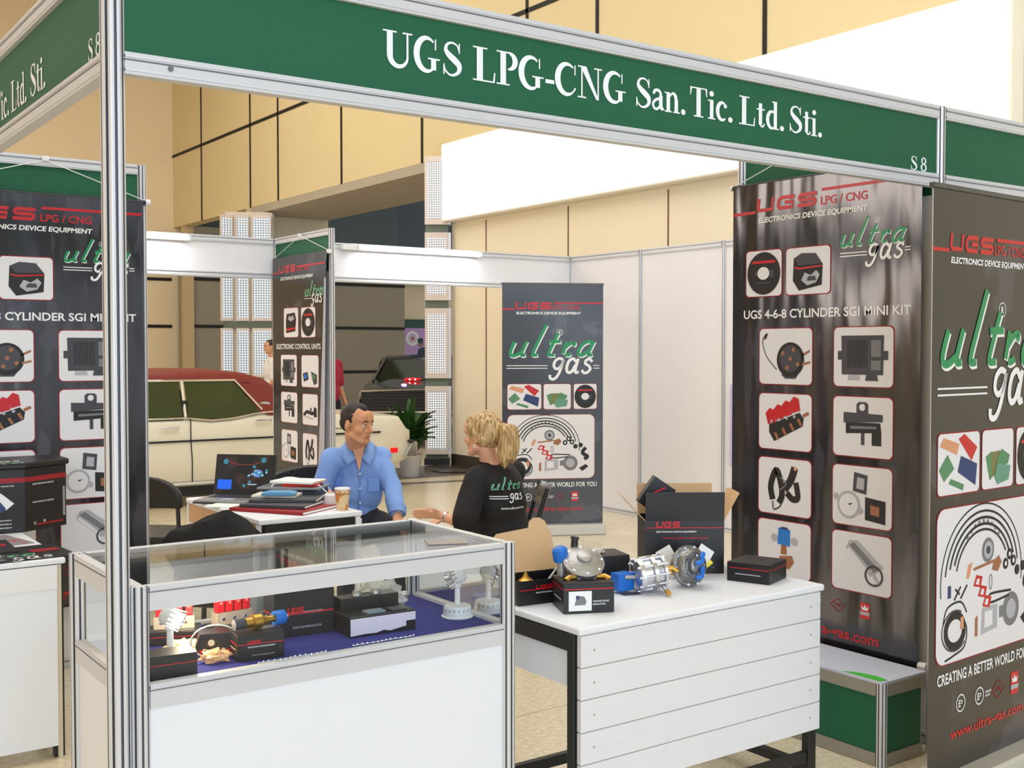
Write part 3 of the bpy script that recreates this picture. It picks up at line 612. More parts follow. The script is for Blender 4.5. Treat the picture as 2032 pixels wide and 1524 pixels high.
def main_txt(t, y=-.0055):
    h = .088
    for s, x0, x1 in (('UGS', .652, .885), ('LPG-CNG', .917, 1.444), ('San.', 1.474, 1.680), ('Tic.', 1.693, 1.880), ('Ltd.', 1.905, 2.115), ('Sti.', 2.131, 2.300)):
        b = MB(); serif_text(b, s, x0, x1, 2.178, h, y, letter_w); b.build('fascia_word', t)
    b = MB(); serif_text(b, 'S', 2.774, 2.816, 2.117, .05, y, letter_w); serif_text(b, '8', 2.834, 2.872, 2.117, .05, y, letter_w); b.build('stand_number', t)
fascia((0, 0, 0), 0, 2.95, 'long dark green fascia board with the white serif company name above the stall front', txt=main_txt)
fascia((2.95, 0, 0), 0, 2.6, 'plain dark green fascia board continuing to the right of the stall front')
def left_txt(t, y=-.0055):
    for s, x0, x1 in (('Tic.', 2.0 - .05, 2.13), ('Ltd.', 2.155, 2.345), ('Sti.', 2.38, 2.55)):
        b = MB(); serif_text(b, s, x0 - .1, x1 - .1, 2.142, .085, y, letter_w); b.build('fascia_word', t)
    b = MB(); serif_text(b, 'S', 2.835, 2.875, 2.122, .05, y, letter_w); serif_text(b, '8', 2.895, 2.935, 2.122, .05, y, letter_w); b.build('stand_number', t)
fascia((0, 3.0, 0), -PI / 2, 3.0, 'green fascia board with white lettering seen at a steep angle on the left side', txt=left_txt)
post(0, 0, 'tall grooved aluminium corner post at the front left of the stall', r=.0235)
post(2.95, 0, 'grooved aluminium post at the right end of the lettered fascia')
post(3.0, 1.0, 'aluminium post at the inner end of the right banner wall')
post(1.0, 3.0, 'aluminium post at the right edge of the left banner')
post(0, 3.0, 'aluminium post behind the left fascia, at the far end of the left banner')
b = MB(); b.cyl((.12, -.0195, 2.09), (.12, -.017, 2.09), .006, aludark); b.M = Matrix.Identity(4)
tag(b.build('screw'), 'small round screw head on the lower rail beside the corner post', 'screw')
# banner walls: rail, green strip, white infill
def wall_unit(loc, rz, L, label, strip=True):
    t = thing('stall_wall', label, 'partition', loc, rz)
    b = MB(); rail(b, .022, L - .022, H - .047, H); b.build('rail', t)
    b = MB(); rail(b, .022, L - .022, .0, .047); b.build('rail', t)
    z = 2.05 if strip else H - .047
    if strip: b = MB(); b.bb(.022, L - .022, -.004, .004, 2.05, H - .047, green); b.build('green_board', t)
    b = MB(); b.bb(.022, L - .022, -.004, .004, .047, z, wallw); b.build('panel', t)
    return t
wall_unit((0, 3, 0), 0, 1.0, 'partition with green top strip behind the left hanging banner')
wall_unit((3, 1.0, 0), -PI / 2, .98, 'partition with green top strip behind the right hanging banner')
wall_unit((3, 6, 0), -PI / 2, 1.0, 'partition with green top strip behind the narrow middle banner')
post(3.0, 5.0, 'aluminium post at the near edge of the middle banner')
post(3.0, 6.0, 'aluminium post at the far edge of the middle banner')
post(6.0, 6.0, 'aluminium post in the far corner of the white walls')
for i, (y, lab) in enumerate(((6, 'white wall panel next to the far corner, partly behind the centre banner'), (5, 'white wall panel in the middle of the right rear wall'), (4, 'white wall panel nearest the right hanging banner'))):
    wall_unit((6, y, 0), -PI / 2, 1.0, lab, False)
    post(6.0, y - 1, ('aluminium post between the first and second white wall panels', 'aluminium post between the second and third white wall panels', 'aluminium post at the near end of the white wall')[i])
b = MB(); b.bb(5.965, 5.99, 3.08, 3.9, .55, 1.2, mat('lilac board', (196, 184, 226), .6)); tag(b.build('lilac_board'), 'pale lilac board on the white wall beside the right hanging banner', 'board')
fascia((0, 6, 0), 0, 3.0, 'white blank fascia board left of the middle banner', board=wallw, zb=2.04)
fascia((3, 6, 0), 0, 3.0, 'white blank fascia board between the middle banner and the far corner', board=wallw, zb=2.04)
def tube_light(x0, x1, label):
    t = thing('fluorescent_lamp', label, 'lamp', (0, 5.93, 2.33), 0, 'fluorescent tubes on the rear fascia')
    b = MB(); b.bb(x0 - .14, x1 + .04, -.01, .045, -.028, .012, whitep); b.build('housing', t, bevel=.004)
    b = MB(); b.cyl((x0, -.03, -.008), (x1, -.03, -.008), .018, mat('glowing tube', (250, 252, 255), .5, emit=45)); b.build('tube', t, True)
    for x in (x0, x1): b = MB(); b.bb(x - .012, x + .012, -.045, -.011, -.03, .012, whitep); b.build('lamp_holder', t)
tube_light(1.05, 2.25, 'lit fluorescent tube on the rear fascia beside the left banner')
tube_light(3.70, 4.90, 'long lit fluorescent tube on the rear fascia right of the middle banner')
# ------------------------------------------------------------------ banners
banner_kit((2.94, 1.0, 0), -PI / 2, 'black hanging banner of gas kit parts on the right partition beside the large fascia', 'kit banners')
banner_kit((.055, 2.955, 0), 0, 'black hanging banner of gas kit parts behind the corner post on the left', 'kit banners')
for t in [o for o in COL.objects if o.name.startswith('hanging_banner') and o.type == 'EMPTY']:
    hang_parts(t, 0, .94, .30, 2.18, peak=(.5, 2.338))
banner_roll((4.469, 4.85, 0), math.atan2(-.329, .673), 'black roll-up banner with large green script standing before the white wall', 'roll-up banners')
banner_roll((2.519, -.306, 0), math.radians(4), 'large black roll-up banner cut by the right edge of the picture', 'roll-up banners', kx=.96)
# narrow banner of control units
t = thing('hanging_banner', 'narrow black banner of control units on the middle partition behind the seated man', 'banner', (2.955, 5.945, 0), -PI / 2)
b = MB(); vs = lambda x, z: ((.03 + (x - .03) * (1 - .17 * (2.19 - z) / 1.7)) if x > .5 else x, 0, z)
sheet_grid(b, 0, .955, .5, 2.19, vinyl, lambda x, z: (x * (1 - .16 * (2.19 - z) / 1.6), -.0, z), 10, 20); b.build('banner_sheet', t, True)
b = MB(); sheet_grid(b, 0, 1, .5, 2.0, mat('banner back', (176, 176, 184), .35), lambda x, z: ((.955 * (1 - .16 * (2.19 - z) / 1.6)) + x * .02 * (2.19 - z) * 3.2, -.004 - .012 * math.sin(x * PI), z), 8, 12); b.build('curled_edge', t, True)
b = MB(); top_brand(b, .93, (0, .12, .42, .93, 2.075, 2.11)); text(b, 'LPG / CNG', .45, 2.075, .66, 2.105, -.0012, ink_r); b.build('red_logo', t)
b = MB(); text(b, 'ELECTRONICS DEVICE EQUIPMENT', .15, 2.018, .73, 2.042, -.0012, ink_w); b.build('subtitle_line', t); b = MB(); text(b, 'ELECTRONIC CONTROL UNITS', .067, 1.485, .85, 1.525, -.0012, ink_w); b.build('headline', t)
b = MB(); logo_ultra(b, .585, 1.885, .31, -.0012); b.build('green_script_lettering', t)
b = MB(); logo_gas(b, .70, 1.825, .18, -.0019); b.rib([(.58, 1.86), (.7, 1.86)], .004, -.0012, ink_w); b.build('white_script_lettering', t)
for k, a, b0, c, d in (('carton2', .21, 1.575, .47, 1.798), ('cd', .522, 1.572, .765, 1.795), ('ecu', .15, 1.2, .44, 1.438), ('pair', .525, 1.2, .815, 1.436), ('sensor', .15, .917, .445, 1.15), ('plug', .54, .917, .80, 1.147), ('switches', .155, .615, .447, .858), ('wires', .54, .60, .785, .85)):
    b = MB(); pic(b, k, a, b0, c, d); b.build('product_picture', t)
hang_parts(t, 0, .945, .5, 2.19, bottom=False, peak=(.5, 2.338))
# ------------------------------------------------------------------ low green podium
t = thing('low_podium', 'low platform with dark green side boards below the right hanging banner', 'podium', (2.65, 0, 0))
for x, y in ((0, 0), (0, .96), (.24, .96), (.24, .03)): o = post_mesh(.30, .018).build('corner_post', t, loc=(x, y, 0))
for x in (0, .24):
    for z in (0, .25): b = MB(); b.bb(x - .012, x + .012, .018, .942, z + .002, z + .045, mat('podium rail', (150, 144, 132), .5, .1)); b.build('rail', t)
for y in (0, .96):
    for z in (0, .25): b = MB(); b.bb(.018, .222, y - .012, y + .012, z + .002, z + .045, mat('podium rail', (150, 144, 132), .5, .1)); b.build('rail', t)
b = MB(); b.bb(-.004, .004, .018, .942, .047, .25, green); b.bb(.018, .222, -.004, .004, .047, .25, green); b.build('side_board', t)
b = MB(); b.bb(-.008, .25, -.008, .968, .2955, .304, mat('podium top', (200, 204, 218), .5)); b.build('top_board', t)
b = MB(); b.face([(.0, .01, .3052), (.035, .0, .3052), (.045, .06, .3052), (.03, .13, .3052), (.0, .17, .3052)], mat('bright green sticker', (60, 190, 50), .5)); b.build('green_sticker', t)
# ------------------------------------------------------------------ glass showcase
SX, SY, SL, SD, ST = .045, .0, .985, .5, .962
t = thing('display_showcase', 'white framed glass-topped showcase counter at the front left of the stall', 'showcase', (SX, SY, 0))
for x in (0, SL):
    for y in (0, SD): post_mesh(ST, .0195).build('corner_post', t, loc=(x, y, 0))
def srail(p0, p1, z0, z1):
    b = MB(); x0, y0 = p0; x1, y1 = p1
    if y0 == y1: b.bb(x0 + .02, x1 - .02, y0 - .012, y0 + .012, z0, z1, alub); b.bb(x0 + .02, x1 - .02, y0 - .014, y0 + .014, z1 - .009, z1 - .005, alu); b.bb(x0 + .02, x1 - .02, y0 - .0135, y0 + .0135, z1 - .014, z1 - .012, aludark)
    else: b.bb(x0 - .012, x0 + .012, y0 + .02, y1 - .02, z0, z1, alub); b.bb(x0 - .014, x0 + .014, y0 + .02, y1 - .02, z1 - .009, z1 - .005, alu); b.bb(x0 - .0135, x0 + .0135, y0 + .02, y1 - .02, z1 - .014, z1 - .012, aludark)
    b.build('rail', t)
for z0, z1 in ((.907, .9615), (.69, .744), (.0, .05)):
    srail((0, 0), (SL, 0), z0, z1); srail((0, 0), (0, SD), z0, z1); srail((SL, 0), (SL, SD), z0, z1)
srail((0, SD), (SL, SD), .935, .9615); srail((0, SD), (SL, SD), .69, .744); srail((0, SD), (SL, SD), 0, .05)
b = MB(); b.bb(.018, SL - .018, -.003, .003, .05, .69, white); b.bb(-.003, .003, .018, SD - .018, .05, .69, white); b.bb(SL - .003, SL + .003, .018, SD - .018, .05, .69, white); b.bb(.018, SL - .018, SD - .003, SD + .003, .05, .69, white); b.build('white_panel', t)
b = MB(); b.bb(.006, SL - .006, .006, SD - .006, .955, .960, clear); b.build('glass_top', t)
b = MB(); b.rect(.02, .744, SL - .02, .907, 0, clear); b.build('front_glass', t)
b = MB(); b.face([(0, .02, .744), (0, SD - .02, .744), (0, SD - .02, .907), (0, .02, .907)], clear); b.build('side_glass', t)
b = MB(); b.face([(SL, .02, .744), (SL, SD - .02, .744), (SL, SD - .02, .907), (SL, .02, .907)], clear); b.build('side_glass', t)
b = MB(); b.rect(.02, .744, .53, .935, SD - .004, clear); b.rect(.48, .744, SL - .02, .935, SD + .004, clear); b.build('sliding_glass', t)
for x in (.48, .53): b = MB(); b.bb(x - .006, x + .006, SD - .008, SD + .008, .744, .935, alu); b.build('glass_edge_strip', t)
b = MB(); b.bb(.006, SL - .006, .014, SD - .014, .705, .729, whitep); b.build('deck', t)
b = MB(); b.bb(SX + .012, SX + SL - .012, .016, SD - .016, .7295, .735, mat('blue felt', (38, 42, 128), .95, 0, .2, 60, bump=.2, bs=200)); tag(b.build('felt_cloth'), 'dark blue felt cloth lining the floor of the glass showcase', 'cloth')
DZ = .7355
def carton(name, label, cat, loc, d, rz=0, group=None, lines=True, stripe=(.62, .70), logo=True, face_m=None, lid=True, flaps=False):
    """printed black box standing on its base centre"""
    t = thing(name, label, cat, loc, rz, group); x, y, z = d
    b = MB(); b.box((0, 0, z / 2), d, blackc)
    b.build('box_body', t, bevel=min(d) * .02)
    if lid: b = MB(); b.box((0, 0, z + .001), (x * .985, y * .985, .0016), mat('matt black card', (34, 32, 36), .5)); b.box((0, -y / 2 + .0 + .0007, z * .985), (x * .2, .004, z * .05), blackc); b.build('lid', t)
    b = MB(); Y = -y / 2 - .0008
    if stripe: b.rect(-x * .48, z * stripe[0], x * .48, z * (stripe[0] + .035), Y, ink_r)
    if logo: logo_ugs(b, -x * .28, z * (stripe[0] + .03), x * .26, z * .13, Y - .0005, ink_r)
    if lines:
        text(b, 'ELECTRONICS DEVICE EQUIPMENT', -x * .28, z * .5, x * .3, z * .55, Y, ink_w); text(b, 'CNG GAS REGULATOR', -x * .2, z * .18, x * .28, z * .225, Y, ink_lg)
    b.build('printed_front', t)
    b = MB(); b.add([(-x / 2 - .0008, y * .45, z * (stripe[0] if stripe else .6)), (-x / 2 - .0008, -y * .49, z * (stripe[0] if stripe else .6)), (-x / 2 - .0008, -y * .49, z * ((stripe[0] if stripe else .6) + .04)), (-x / 2 - .0008, y * .45, z * ((stripe[0] if stripe else .6) + .04))], [(0, 1, 2, 3)], ink_r)
    b.add([(-x / 2 - .0008, y * .3, z * .4), (-x / 2 - .0008, -y * .3, z * .4), (-x / 2 - .0008, -y * .3, z * .45), (-x / 2 - .0008, y * .3, z * .45)], [(0, 1, 2, 3)], ink_lg); b.build('printed_side', t)
    return t
def bag(name, label, cat, loc, d, m, rz=0, seed=1, inner=None):
    """crumpled clear bag: a noise-creased lump"""
    b = MB(); b.ball((0, 0, 0), 1, m, 26); rnd = Vector((seed * 3.1, seed * 1.7, 0))
    for i, v in enumerate(b.v):
        p = Vector(v); n = noise.noise(p * 2.3 + rnd) * .5 + noise.noise(p * 6 + rnd) * .32; p = p * (1 + n); p.z = max(p.z, -.8)
        b.v[i] = (p.x * d[0] / 2, p.y * d[1] / 2, (p.z + .8) * d[2] / 1.9)
    o = b.build(name, None, True, loc=loc, rz=rz); tag(o, label, cat)
    return o
def led_lamp(label, loc, rz, tiltup, lit=False):
    t = thing('led_spot_lamp', label, 'lamp', loc, rz, 'white spotlights in the showcase')
    b = MB(); b.lathe([(0, 0), (.044, 0), (.045, .003), (.0405, .006), (.039, .026), (.036, .032), (.012, .036), (0, .036)], whitep, n=36)
    for k in range(18): a = 2 * PI * k / 18; b.box((.0392 * math.cos(a), .0392 * math.sin(a), .022), (.001, .003, .007), mat('vent slot', (150, 150, 150)), rz=a)
    b.build('base', t, True)
    b = MB(); b.cyl((0, 0, .034), (0, 0, .092), .008, whitep, r1=.0075); b.ball((0, 0, .088), .0115, whitep); b.cyl((0, -.013, .09), (0, .013, .09), .006, whitep); b.build('stem', t, True)
    b = MB(); b.M = Matrix.Translation((0, 0, .113)) @ Matrix.Rotation(tiltup, 4, 'Y')
    b.lathe([(.006, .024), (.016, .022), (.022, .012), (.0225, -.008), (.019, -.014), (0, -.014)], whitep, n=24)
    for k in range(12): a = 2 * PI * k / 12; b.tube([(.021 * math.cos(a), .021 * math.sin(a), .0), (.025 * math.cos(a), .025 * math.sin(a), -.031)], [.0028, .0014], mat('glowing prong', (255, 236, 214), .3, emit=2.2) if lit else chrome, 6)
    hd = b.build('lamp_head', t, True)
    b = MB(); b.M = Matrix.Translation((0, 0, .113)) @ Matrix.Rotation(tiltup, 4, 'Y')
    b.lathe([(.0, -.012), (.012, -.014), (.019, -.03), (.0195, -.0305), (.0, -.026)], mat('glowing prong', (255, 236, 214), .3, emit=2.2) if lit else chrome, n=20)
    for k in range(5): a = 2 * PI * k / 5; b.ball((.011 * math.cos(a), .011 * math.sin(a), -.031), .0045, chrome)
    b.build('reflector', hd, True)
    return t
ll = bpy.data.lights.new('lamp_glow', 'POINT'); ll.energy = 2.4; ll.color = (1.0, .78, .55); ll.shadow_soft_size = .02
lo_ = bpy.data.objects.new('lamp_glow', ll); COL.objects.link(lo_); lo_.location = (.225, .185, .835)
def red_coils(label, loc, rz, block=True):
    t = thing('injector_rail', label, 'injector rail', loc, rz)
    b = MB(); b.bb(-.05, .05, -.016, .016, 0, .032, mat('pale metal block', (206, 196, 180), .35, .5)); 
    for i in range(3): b.cyl((-.032 + i * .03, -.0165, .016), (-.032 + i * .03, -.018, .016), .004, chrome)
    b.build('metal_block', t, bevel=.002)
    for i in range(4):
        b = MB(); x = -.036 + i * .024; b.bb(x - .009, x + .009, -.012, .012, .0325, .05, redp); b.cyl((x, -.013, .056), (x, .013, .056), .01, redp); b.cyl((x, -.014, .056), (x, .014, .056), .004, mat('pink plastic', (250, 140, 130))); b.build('red_coil', t, bevel=.0015)
    return t
# contents of the showcase
carton('product_box', 'small black box at the front left corner of the showcase under the lamp', 'box', (.128, .075, DZ), (.125, .075, .052), -.1, lines=False, logo=False)
b = MB(); text(b, 'ELECTRONICS', .08, .768, .13, .772, .0365, ink_lg); 
b = MB(); led = led_lamp('white spotlight lamp with finned head at the left end of the showcase', (.165, .155, DZ), -.5, -1.15, True)
led_lamp('white spotlight lamp standing alone at the right end of the showcase', (.978, .168, DZ), -.62, 1.05)
red_coils('red four-coil injector rail behind the left spotlight lamp', (.245, .36, DZ + .035), -.35)
carton('product_box', 'black box under the red injector rail behind the left lamp', 'box', (.245, .36, DZ), (.13, .08, .033), -.35, lines=False, logo=False)
red_coils('red four-coil injector rail beside the brass solenoid valve', (.375, .30, DZ + .042), .1)
carton('product_box', 'low black box under the second red injector rail', 'box', (.375, .30, DZ), (.12, .07, .04), .1, lines=False, logo=False)
b = MB(); b.box((0, 0, .045), (.062, .004, .09), paper); b.rib([(.0, .02), (.012, .05), (.005, .085)], .002, -.0025, ink_k); tag(b.build('white_card', loc=(.46, .42, DZ), rz=-.3), 'upright white card behind the red injector rail', 'card')
# six sided kit box with a cable ring
t = thing('hexagonal_box', 'small six-sided black and red box with a thin cable looped round it', 'box', (.285, .18, DZ), -.35)
b = MB(); b.prism([(-.036, 0), (.036, 0), (.048, .028), (.036, .058), (-.036, .058), (-.048, .028)], -.03, .03, blackc); b.build('box_body', t, bevel=.001)
b = MB(); b.flat([(-.033, .003), (.033, .003), (.04, .02), (-.04, .02)], -.0306, ink_r); b.disc(-.01, .036, .008, .008, -.0308, mat('cream print', (250, 225, 180)))
for k in range(3): b.disc(-.026 + k * .022, .018, .005, .005, -.0312, mat('cream print', (250, 225, 180)))
b.build('printed_front', t)
b = MB(); b.tube([(-.058 * math.cos(a) , -.036, .040 + .040 * math.sin(a)) for a in [2 * PI * k / 30 for k in range(30)]], .0022, mat('silver cable', (205, 200, 185), .4, .4), 6, closed=True); b.build('cable_loop', t, True)
carton('regulator_box', 'black box with red stripe holding the brass valve at the front of the showcase', 'box', (.362, .11, DZ), (.115, .078, .062), -.12)
t = thing('solenoid_valve', 'brass solenoid valve with a bright blue coil lying on the regulator box', 'valve', (.362, .115, DZ + .0825), .1)
b = MB(); b.M = Matrix.Rotation(PI / 2, 4, 'Y'); b.lathe([(0, -.03), (.013, -.03), (.013, -.012), (.0185, -.008), (.0185, .012), (.012, .016), (.009, .028), (.009, .05), (0, .05)], brass, n=24); b.build('valve_body', t, True)
b = MB(); b.M = Matrix.Rotation(PI / 2, 4, 'Y'); b.lathe([(0, .05), (.0175, .05), (.018, .052), (.018, .076), (.0165, .078), (0, .078)], bluep, n=20); b.lathe([(0, .0785), (.004, .0785), (.004, .088), (0, .088)], alu, n=10); b.build('blue_coil', t, True)
b = MB(); b.M = Matrix.Rotation(PI / 2, 4, 'Y'); b.lathe([(0, -.058), (.012, -.058), (.013, -.032), (0, -.0305)], ink_dg, n=20); b.build('filter_cap', t, True)
b = MB(); b.bb(.0, .06, -.012, .012, -.020, -.0185, zinc); b.build('mounting_plate', t)
carton('tall_carton', 'large upright black carton with red stripe in the middle of the showcase', 'box', (.545, .265, DZ), (.165, .085, .115), -.08, stripe=(.5, .58))
for p, lab in (((.215, .215, DZ), 'crumpled clear bag of brass fittings behind the left lamp'), ((.262, .118, DZ), 'small bag of brass screws in front of the hexagonal box')):
    bag('parts_bag', lab, 'bag', p, (.085, .06, .04) if p[1] > .15 else (.065, .05, .028), film('gold film' , (250, 205, 150), .5), 0, p[0] * 40)
# open box of switches with white sleeve
t = thing('switch_box', 'open black box with a torn white sleeve near the right of the showcase', 'box', (.72, .17, DZ), -.05)
b = MB(); b.bb(-.095, .095, -.05, .05, 0, .052, blackc); b.bb(-.085, .085, .03, .08, .0, .085, blackc); b.build('box_body', t, bevel=.002)
b = MB(); b.flat([(-.094, .004), (-.05, .006), (-.02, .005), (0, .010), (.02, .006), (.06, .012), (.066, .012), (.066, .026), (.094, .026), (.094, .048), (-.094, .048)], -.0512, mat('white sleeve', (232, 222, 236), .5)); b.build('white_sleeve', t)
b = MB(); b.bb(-.04, .012, -.04, -.005, .0525, .058, mat('grey label', (120, 132, 146), .4)); b.bb(.03, .075, -.04, -.005, .0525, .057, ink_dg); b.build('switch', t, bevel=.001)
for x in (-.03, .025): b = MB(); b.lathe([(0, 0), (.014, 0), (.014, .008), (.009, .014), (0, .014)], zinc, o=(x, .05, .0855), n=16); b.build('knob', t, True)
bag('plastic_bag', 'crumpled clear plastic bag lying over the switch box', 'bag', (.80, .30, DZ), (.17, .10, .105), film('clear film', (235, 232, 224), .42), .1, 5)
bag('plastic_bag', 'small clear bag of switches beside the tall carton', 'bag', (.655, .29, DZ), (.07, .06, .05), film('clear film', (235, 232, 224), .42), .1, 9)
for i, (x, y, lab) in enumerate(((.46, .455, 'left of two clear bubble-wrapped gauges with brass tips at the back of the showcase'), (.53, .455, 'right of two clear bubble-wrapped gauges with brass tips at the back of the showcase'))):
    t = thing('wrapped_gauge', lab, 'gauge', (x, y, DZ), 0, 'wrapped gauges')
    b = MB(); b.lathe([(0, 0), (.02, 0), (.03, .02), (.033, .06), (.026, .095), (.014, .115), (0, .12)], film('bubble film', (220, 232, 226), .4), n=20); b.build('wrapping', t, True)
    b = MB(); b.cyl((0, 0, .05), (0, 0, .14), .005, brass); b.cyl((0, 0, .125), (0, 0, .135), .009, brass); b.build('brass_tip', t, True)
b = MB()
for k in range(13): b.ball((.372 + k * .0125, .021 + .001 * k * 0, DZ + .0032), .003, chrome, 8)
for i in (0, 1):
    bb_ = MB()
    for k in range(14): bb_.ball((k * .0135, .004 * math.sin(k), .0032), .0031, chrome, 8)
    bb_.cyl((0, 0, .0032), (13 * .0135, 0, .0032), .0012, whitep, n=6)
    tag(bb_.build('bead_strip', None, True, loc=((.335, .035, DZ), (.59, .045, DZ))[i]), ('strip of clear beads on the felt before the brass valve box', 'strip of clear beads on the felt before the white-sleeved box')[i], 'strip', 'bead strips')
b = MB(); b.box((0, 0, .0008), (.11, .075, .0016), mat('printed flyer', (130, 120, 116), .4)); b.rect
tag(b.build('leaflet', loc=(.90, .10, .9605), rz=-.4), 'grey leaflet lying on the glass top near its right end', 'leaflet')
# ------------------------------------------------------------------ plank table on the right
def desk(label, loc, rz, Lx, Ly, zt, panel=True, planks=True):
    t = thing('white_table', label, 'table', loc, rz)
    b = MB(); b.bb(0, Lx, 0, Ly, zt - .022, zt, white); b.build('tabletop', t, bevel=.006)
    for s, x in ((0, .002), (1, Lx - .04)):
        for y in (.03, Ly - .06): b = MB(); b.bb(x, x + .038, y, y + .03, 0, zt - .022, blackm); b.build('leg', t, bevel=.003)
        b = MB(); b.bb(x + .002, x + .034, .0605, Ly - .0605, zt - .075, zt - .024, blackm); b.build('side_bar', t); b = MB(); b.bb(x + .002, x + .034, .0605, Ly - .0605, .06, .09, blackm); b.build('side_bar', t)
    b = MB(); b.bb(.045, Lx - .045, .034, .056, .1, .135, blackm); b.bb(.045, Lx - .045, Ly - .056, Ly - .034, .1, .135, blackm); b.build('crossbar', t)
    if planks:
        n = 5; z1 = zt - .024; z0 = .215; h = (z1 - z0) / n
        b = MB()
        for i in range(n): b.bb(.012, Lx - .012, .008, .026, z0 + i * h + .0015, z0 + (i + 1) * h - .0015, mat('white plank', (226, 226, 230), .5, 0, .03, 6, stretch=(1, 1, 8)))
        b.bb(.015, Lx - .015, .012, .02, z0, z1, mat('plank gap', (170, 164, 150), .6)); b.build('plank_panel', t, bevel=.001)
        b = MB()
        for i in range(n):
            for x in (.06, Lx - .06): b.cyl((x, .008, z0 + (i + .5) * h), (x, .0065, z0 + (i + .5) * h), .004, mat('screw cap', (188, 182, 172)), n=10)
        b.build('screw', t)
    return t
dt = desk('white table with a front of horizontal white planks on black steel legs', (1.255, -.03, 0), 0, 1.045, .55, .70)
b = MB(); b.bb(.012, .026, .061, .489, .52, .622, white); b.build('end_rail', dt)
TZ = .7005
def bolts(b, r, z, n, m, rr=.004, o=(0, 0, 0), h=.004):
    for k in range(n): a = 2 * PI * k / n; b.cyl((o[0] + r * math.cos(a), o[1] + r * math.sin(a), o[2] + z), (o[0] + r * math.cos(a), o[1] + r * math.sin(a), o[2] + z + h), rr, m, n=8)
carton('regulator_box', 'black box with a photo label under the grey gas regulator on the plank table', 'box', (1.425, .165, TZ), (.155, .14, .088), -.42, stripe=None or (.8, .86), lines=False, logo=False)
rb = [o for o in COL.objects if o.name.startswith('regulator_box')][-1]
rb = COL.objects[[o.name for o in COL.objects if o.type == 'EMPTY' and o.name.startswith('regulator_box')][-1]]
b = MB(); b.rect(-.062, .008, .008, .066, -.0712, paper); b.flat([(-.045, .025), (-.038, .045), (-.03, .052), (-.015, .05), (-.008, .035), (-.012, .025)], -.072, ink_gy); b.rect(-.04, .043, -.03, .053, -.0725, ink_nv); text(b, 'CNG ELECTRONIC', .012, .033, .062, .038, -.0712, ink_w); text(b, 'REGULATOR', .012, .024, .05, .029, -.0712, ink_w); b.build('photo_label', rb)
t = thing('gas_regulator', 'grey dome-topped gas regulator with brass elbows standing on a black box', 'regulator', (1.44, .18, TZ + .0905), -.42)
b = MB(); b.bb(-.045, .045, -.035, .035, 0, .02, zinc); b.M = Matrix.Translation((0, 0, .046)) @ Matrix.Rotation(.62, 4, 'X')
b.lathe([(0, -.022), (.05, -.02), (.062, -.012), (.064, .002), (.055, .006), (.045, .012), (.024, .018), (.024, .028), (.02, .031), (0, .031)], zinc, n=36); bolts(b, .054, .003, 8, chrome, .0045); b.build('housing', t, True)
for s in (-1, 1): b = MB(); b.tube([(s * .03, -.03, .006), (s * .055, -.036, .006), (s * .068, -.045, -.002)], [.008, .009, .011], brass, 12); b.build('brass_elbow', t, True)
b = MB(); b.lathe([(0, 0), (.022, 0), (.024, .006), (.024, .036), (.016, .044), (0, .044)], bluep, o=(-.062, .03, .045), axis=(-.2, -.1, 1), n=20); b.cyl((-.062, .03, .0), (-.062, .03, .045), .014, zinc); b.build('blue_solenoid', t, True)
b = MB(); b.cyl((-.018, .06, .01), (-.012, .062, .105), .011, blackm); b.cyl((-.012, .062, .105), (-.011, .062, .112), .013, blackm); b.build('hose_end', t, True)
# open carton left of it
t = thing('open_box', 'black box of brass fittings with a tall brown open lid on the plank table', 'box', (1.375, .345, TZ), -.12)
b = MB()
for q in ((-.09, .13, -.065, -.0635, 0, .075), (-.09, .13, .0635, .065, 0, .075), (-.09, -.0885, -.0635, .0635, 0, .075), (.1285, .13, -.0635, .0635, 0, .075), (-.09, .13, -.0635, .0635, 0, .002)): b.bb(*q, blackc)
b.build('box_body', t)
b = MB(); b.M = Matrix.Translation((0, .066, .074)) @ Matrix.Rotation(-.42, 4, 'X'); b.prism([(-.088, 0), (.128, 0), (.128, .12), (.118, .14)] + [(.085 + .036 * math.cos(a), .14 + .035 * math.sin(a)) for a in (0, .6, 1.2, 1.9, 2.5, 3.1)] + [(-.07, .13), (-.088, .115)], 0, .0015, kraft); b.build('open_lid', t)
b = MB(); b.rect(-.086, .045, .086, .048, -.0658, ink_r); logo_ugs(b, -.03, .047, .06, .012, -.0663, ink_r); text(b, 'ELECTRONICS DEVICE', -.03, .034, .06, .038, -.0658, ink_w); b.build('printed_front', t)
b = MB(); b.lathe([(0, 0), (.022, 0), (.024, .06), (.01, .07), (.004, .084), (0, .084)], brass, o=(-.03, 0, .003), n=16); b.cyl((.02, .0, .02), (.075, -.02, .1), .0035, whitep); b.build('brass_fitting', t, True)
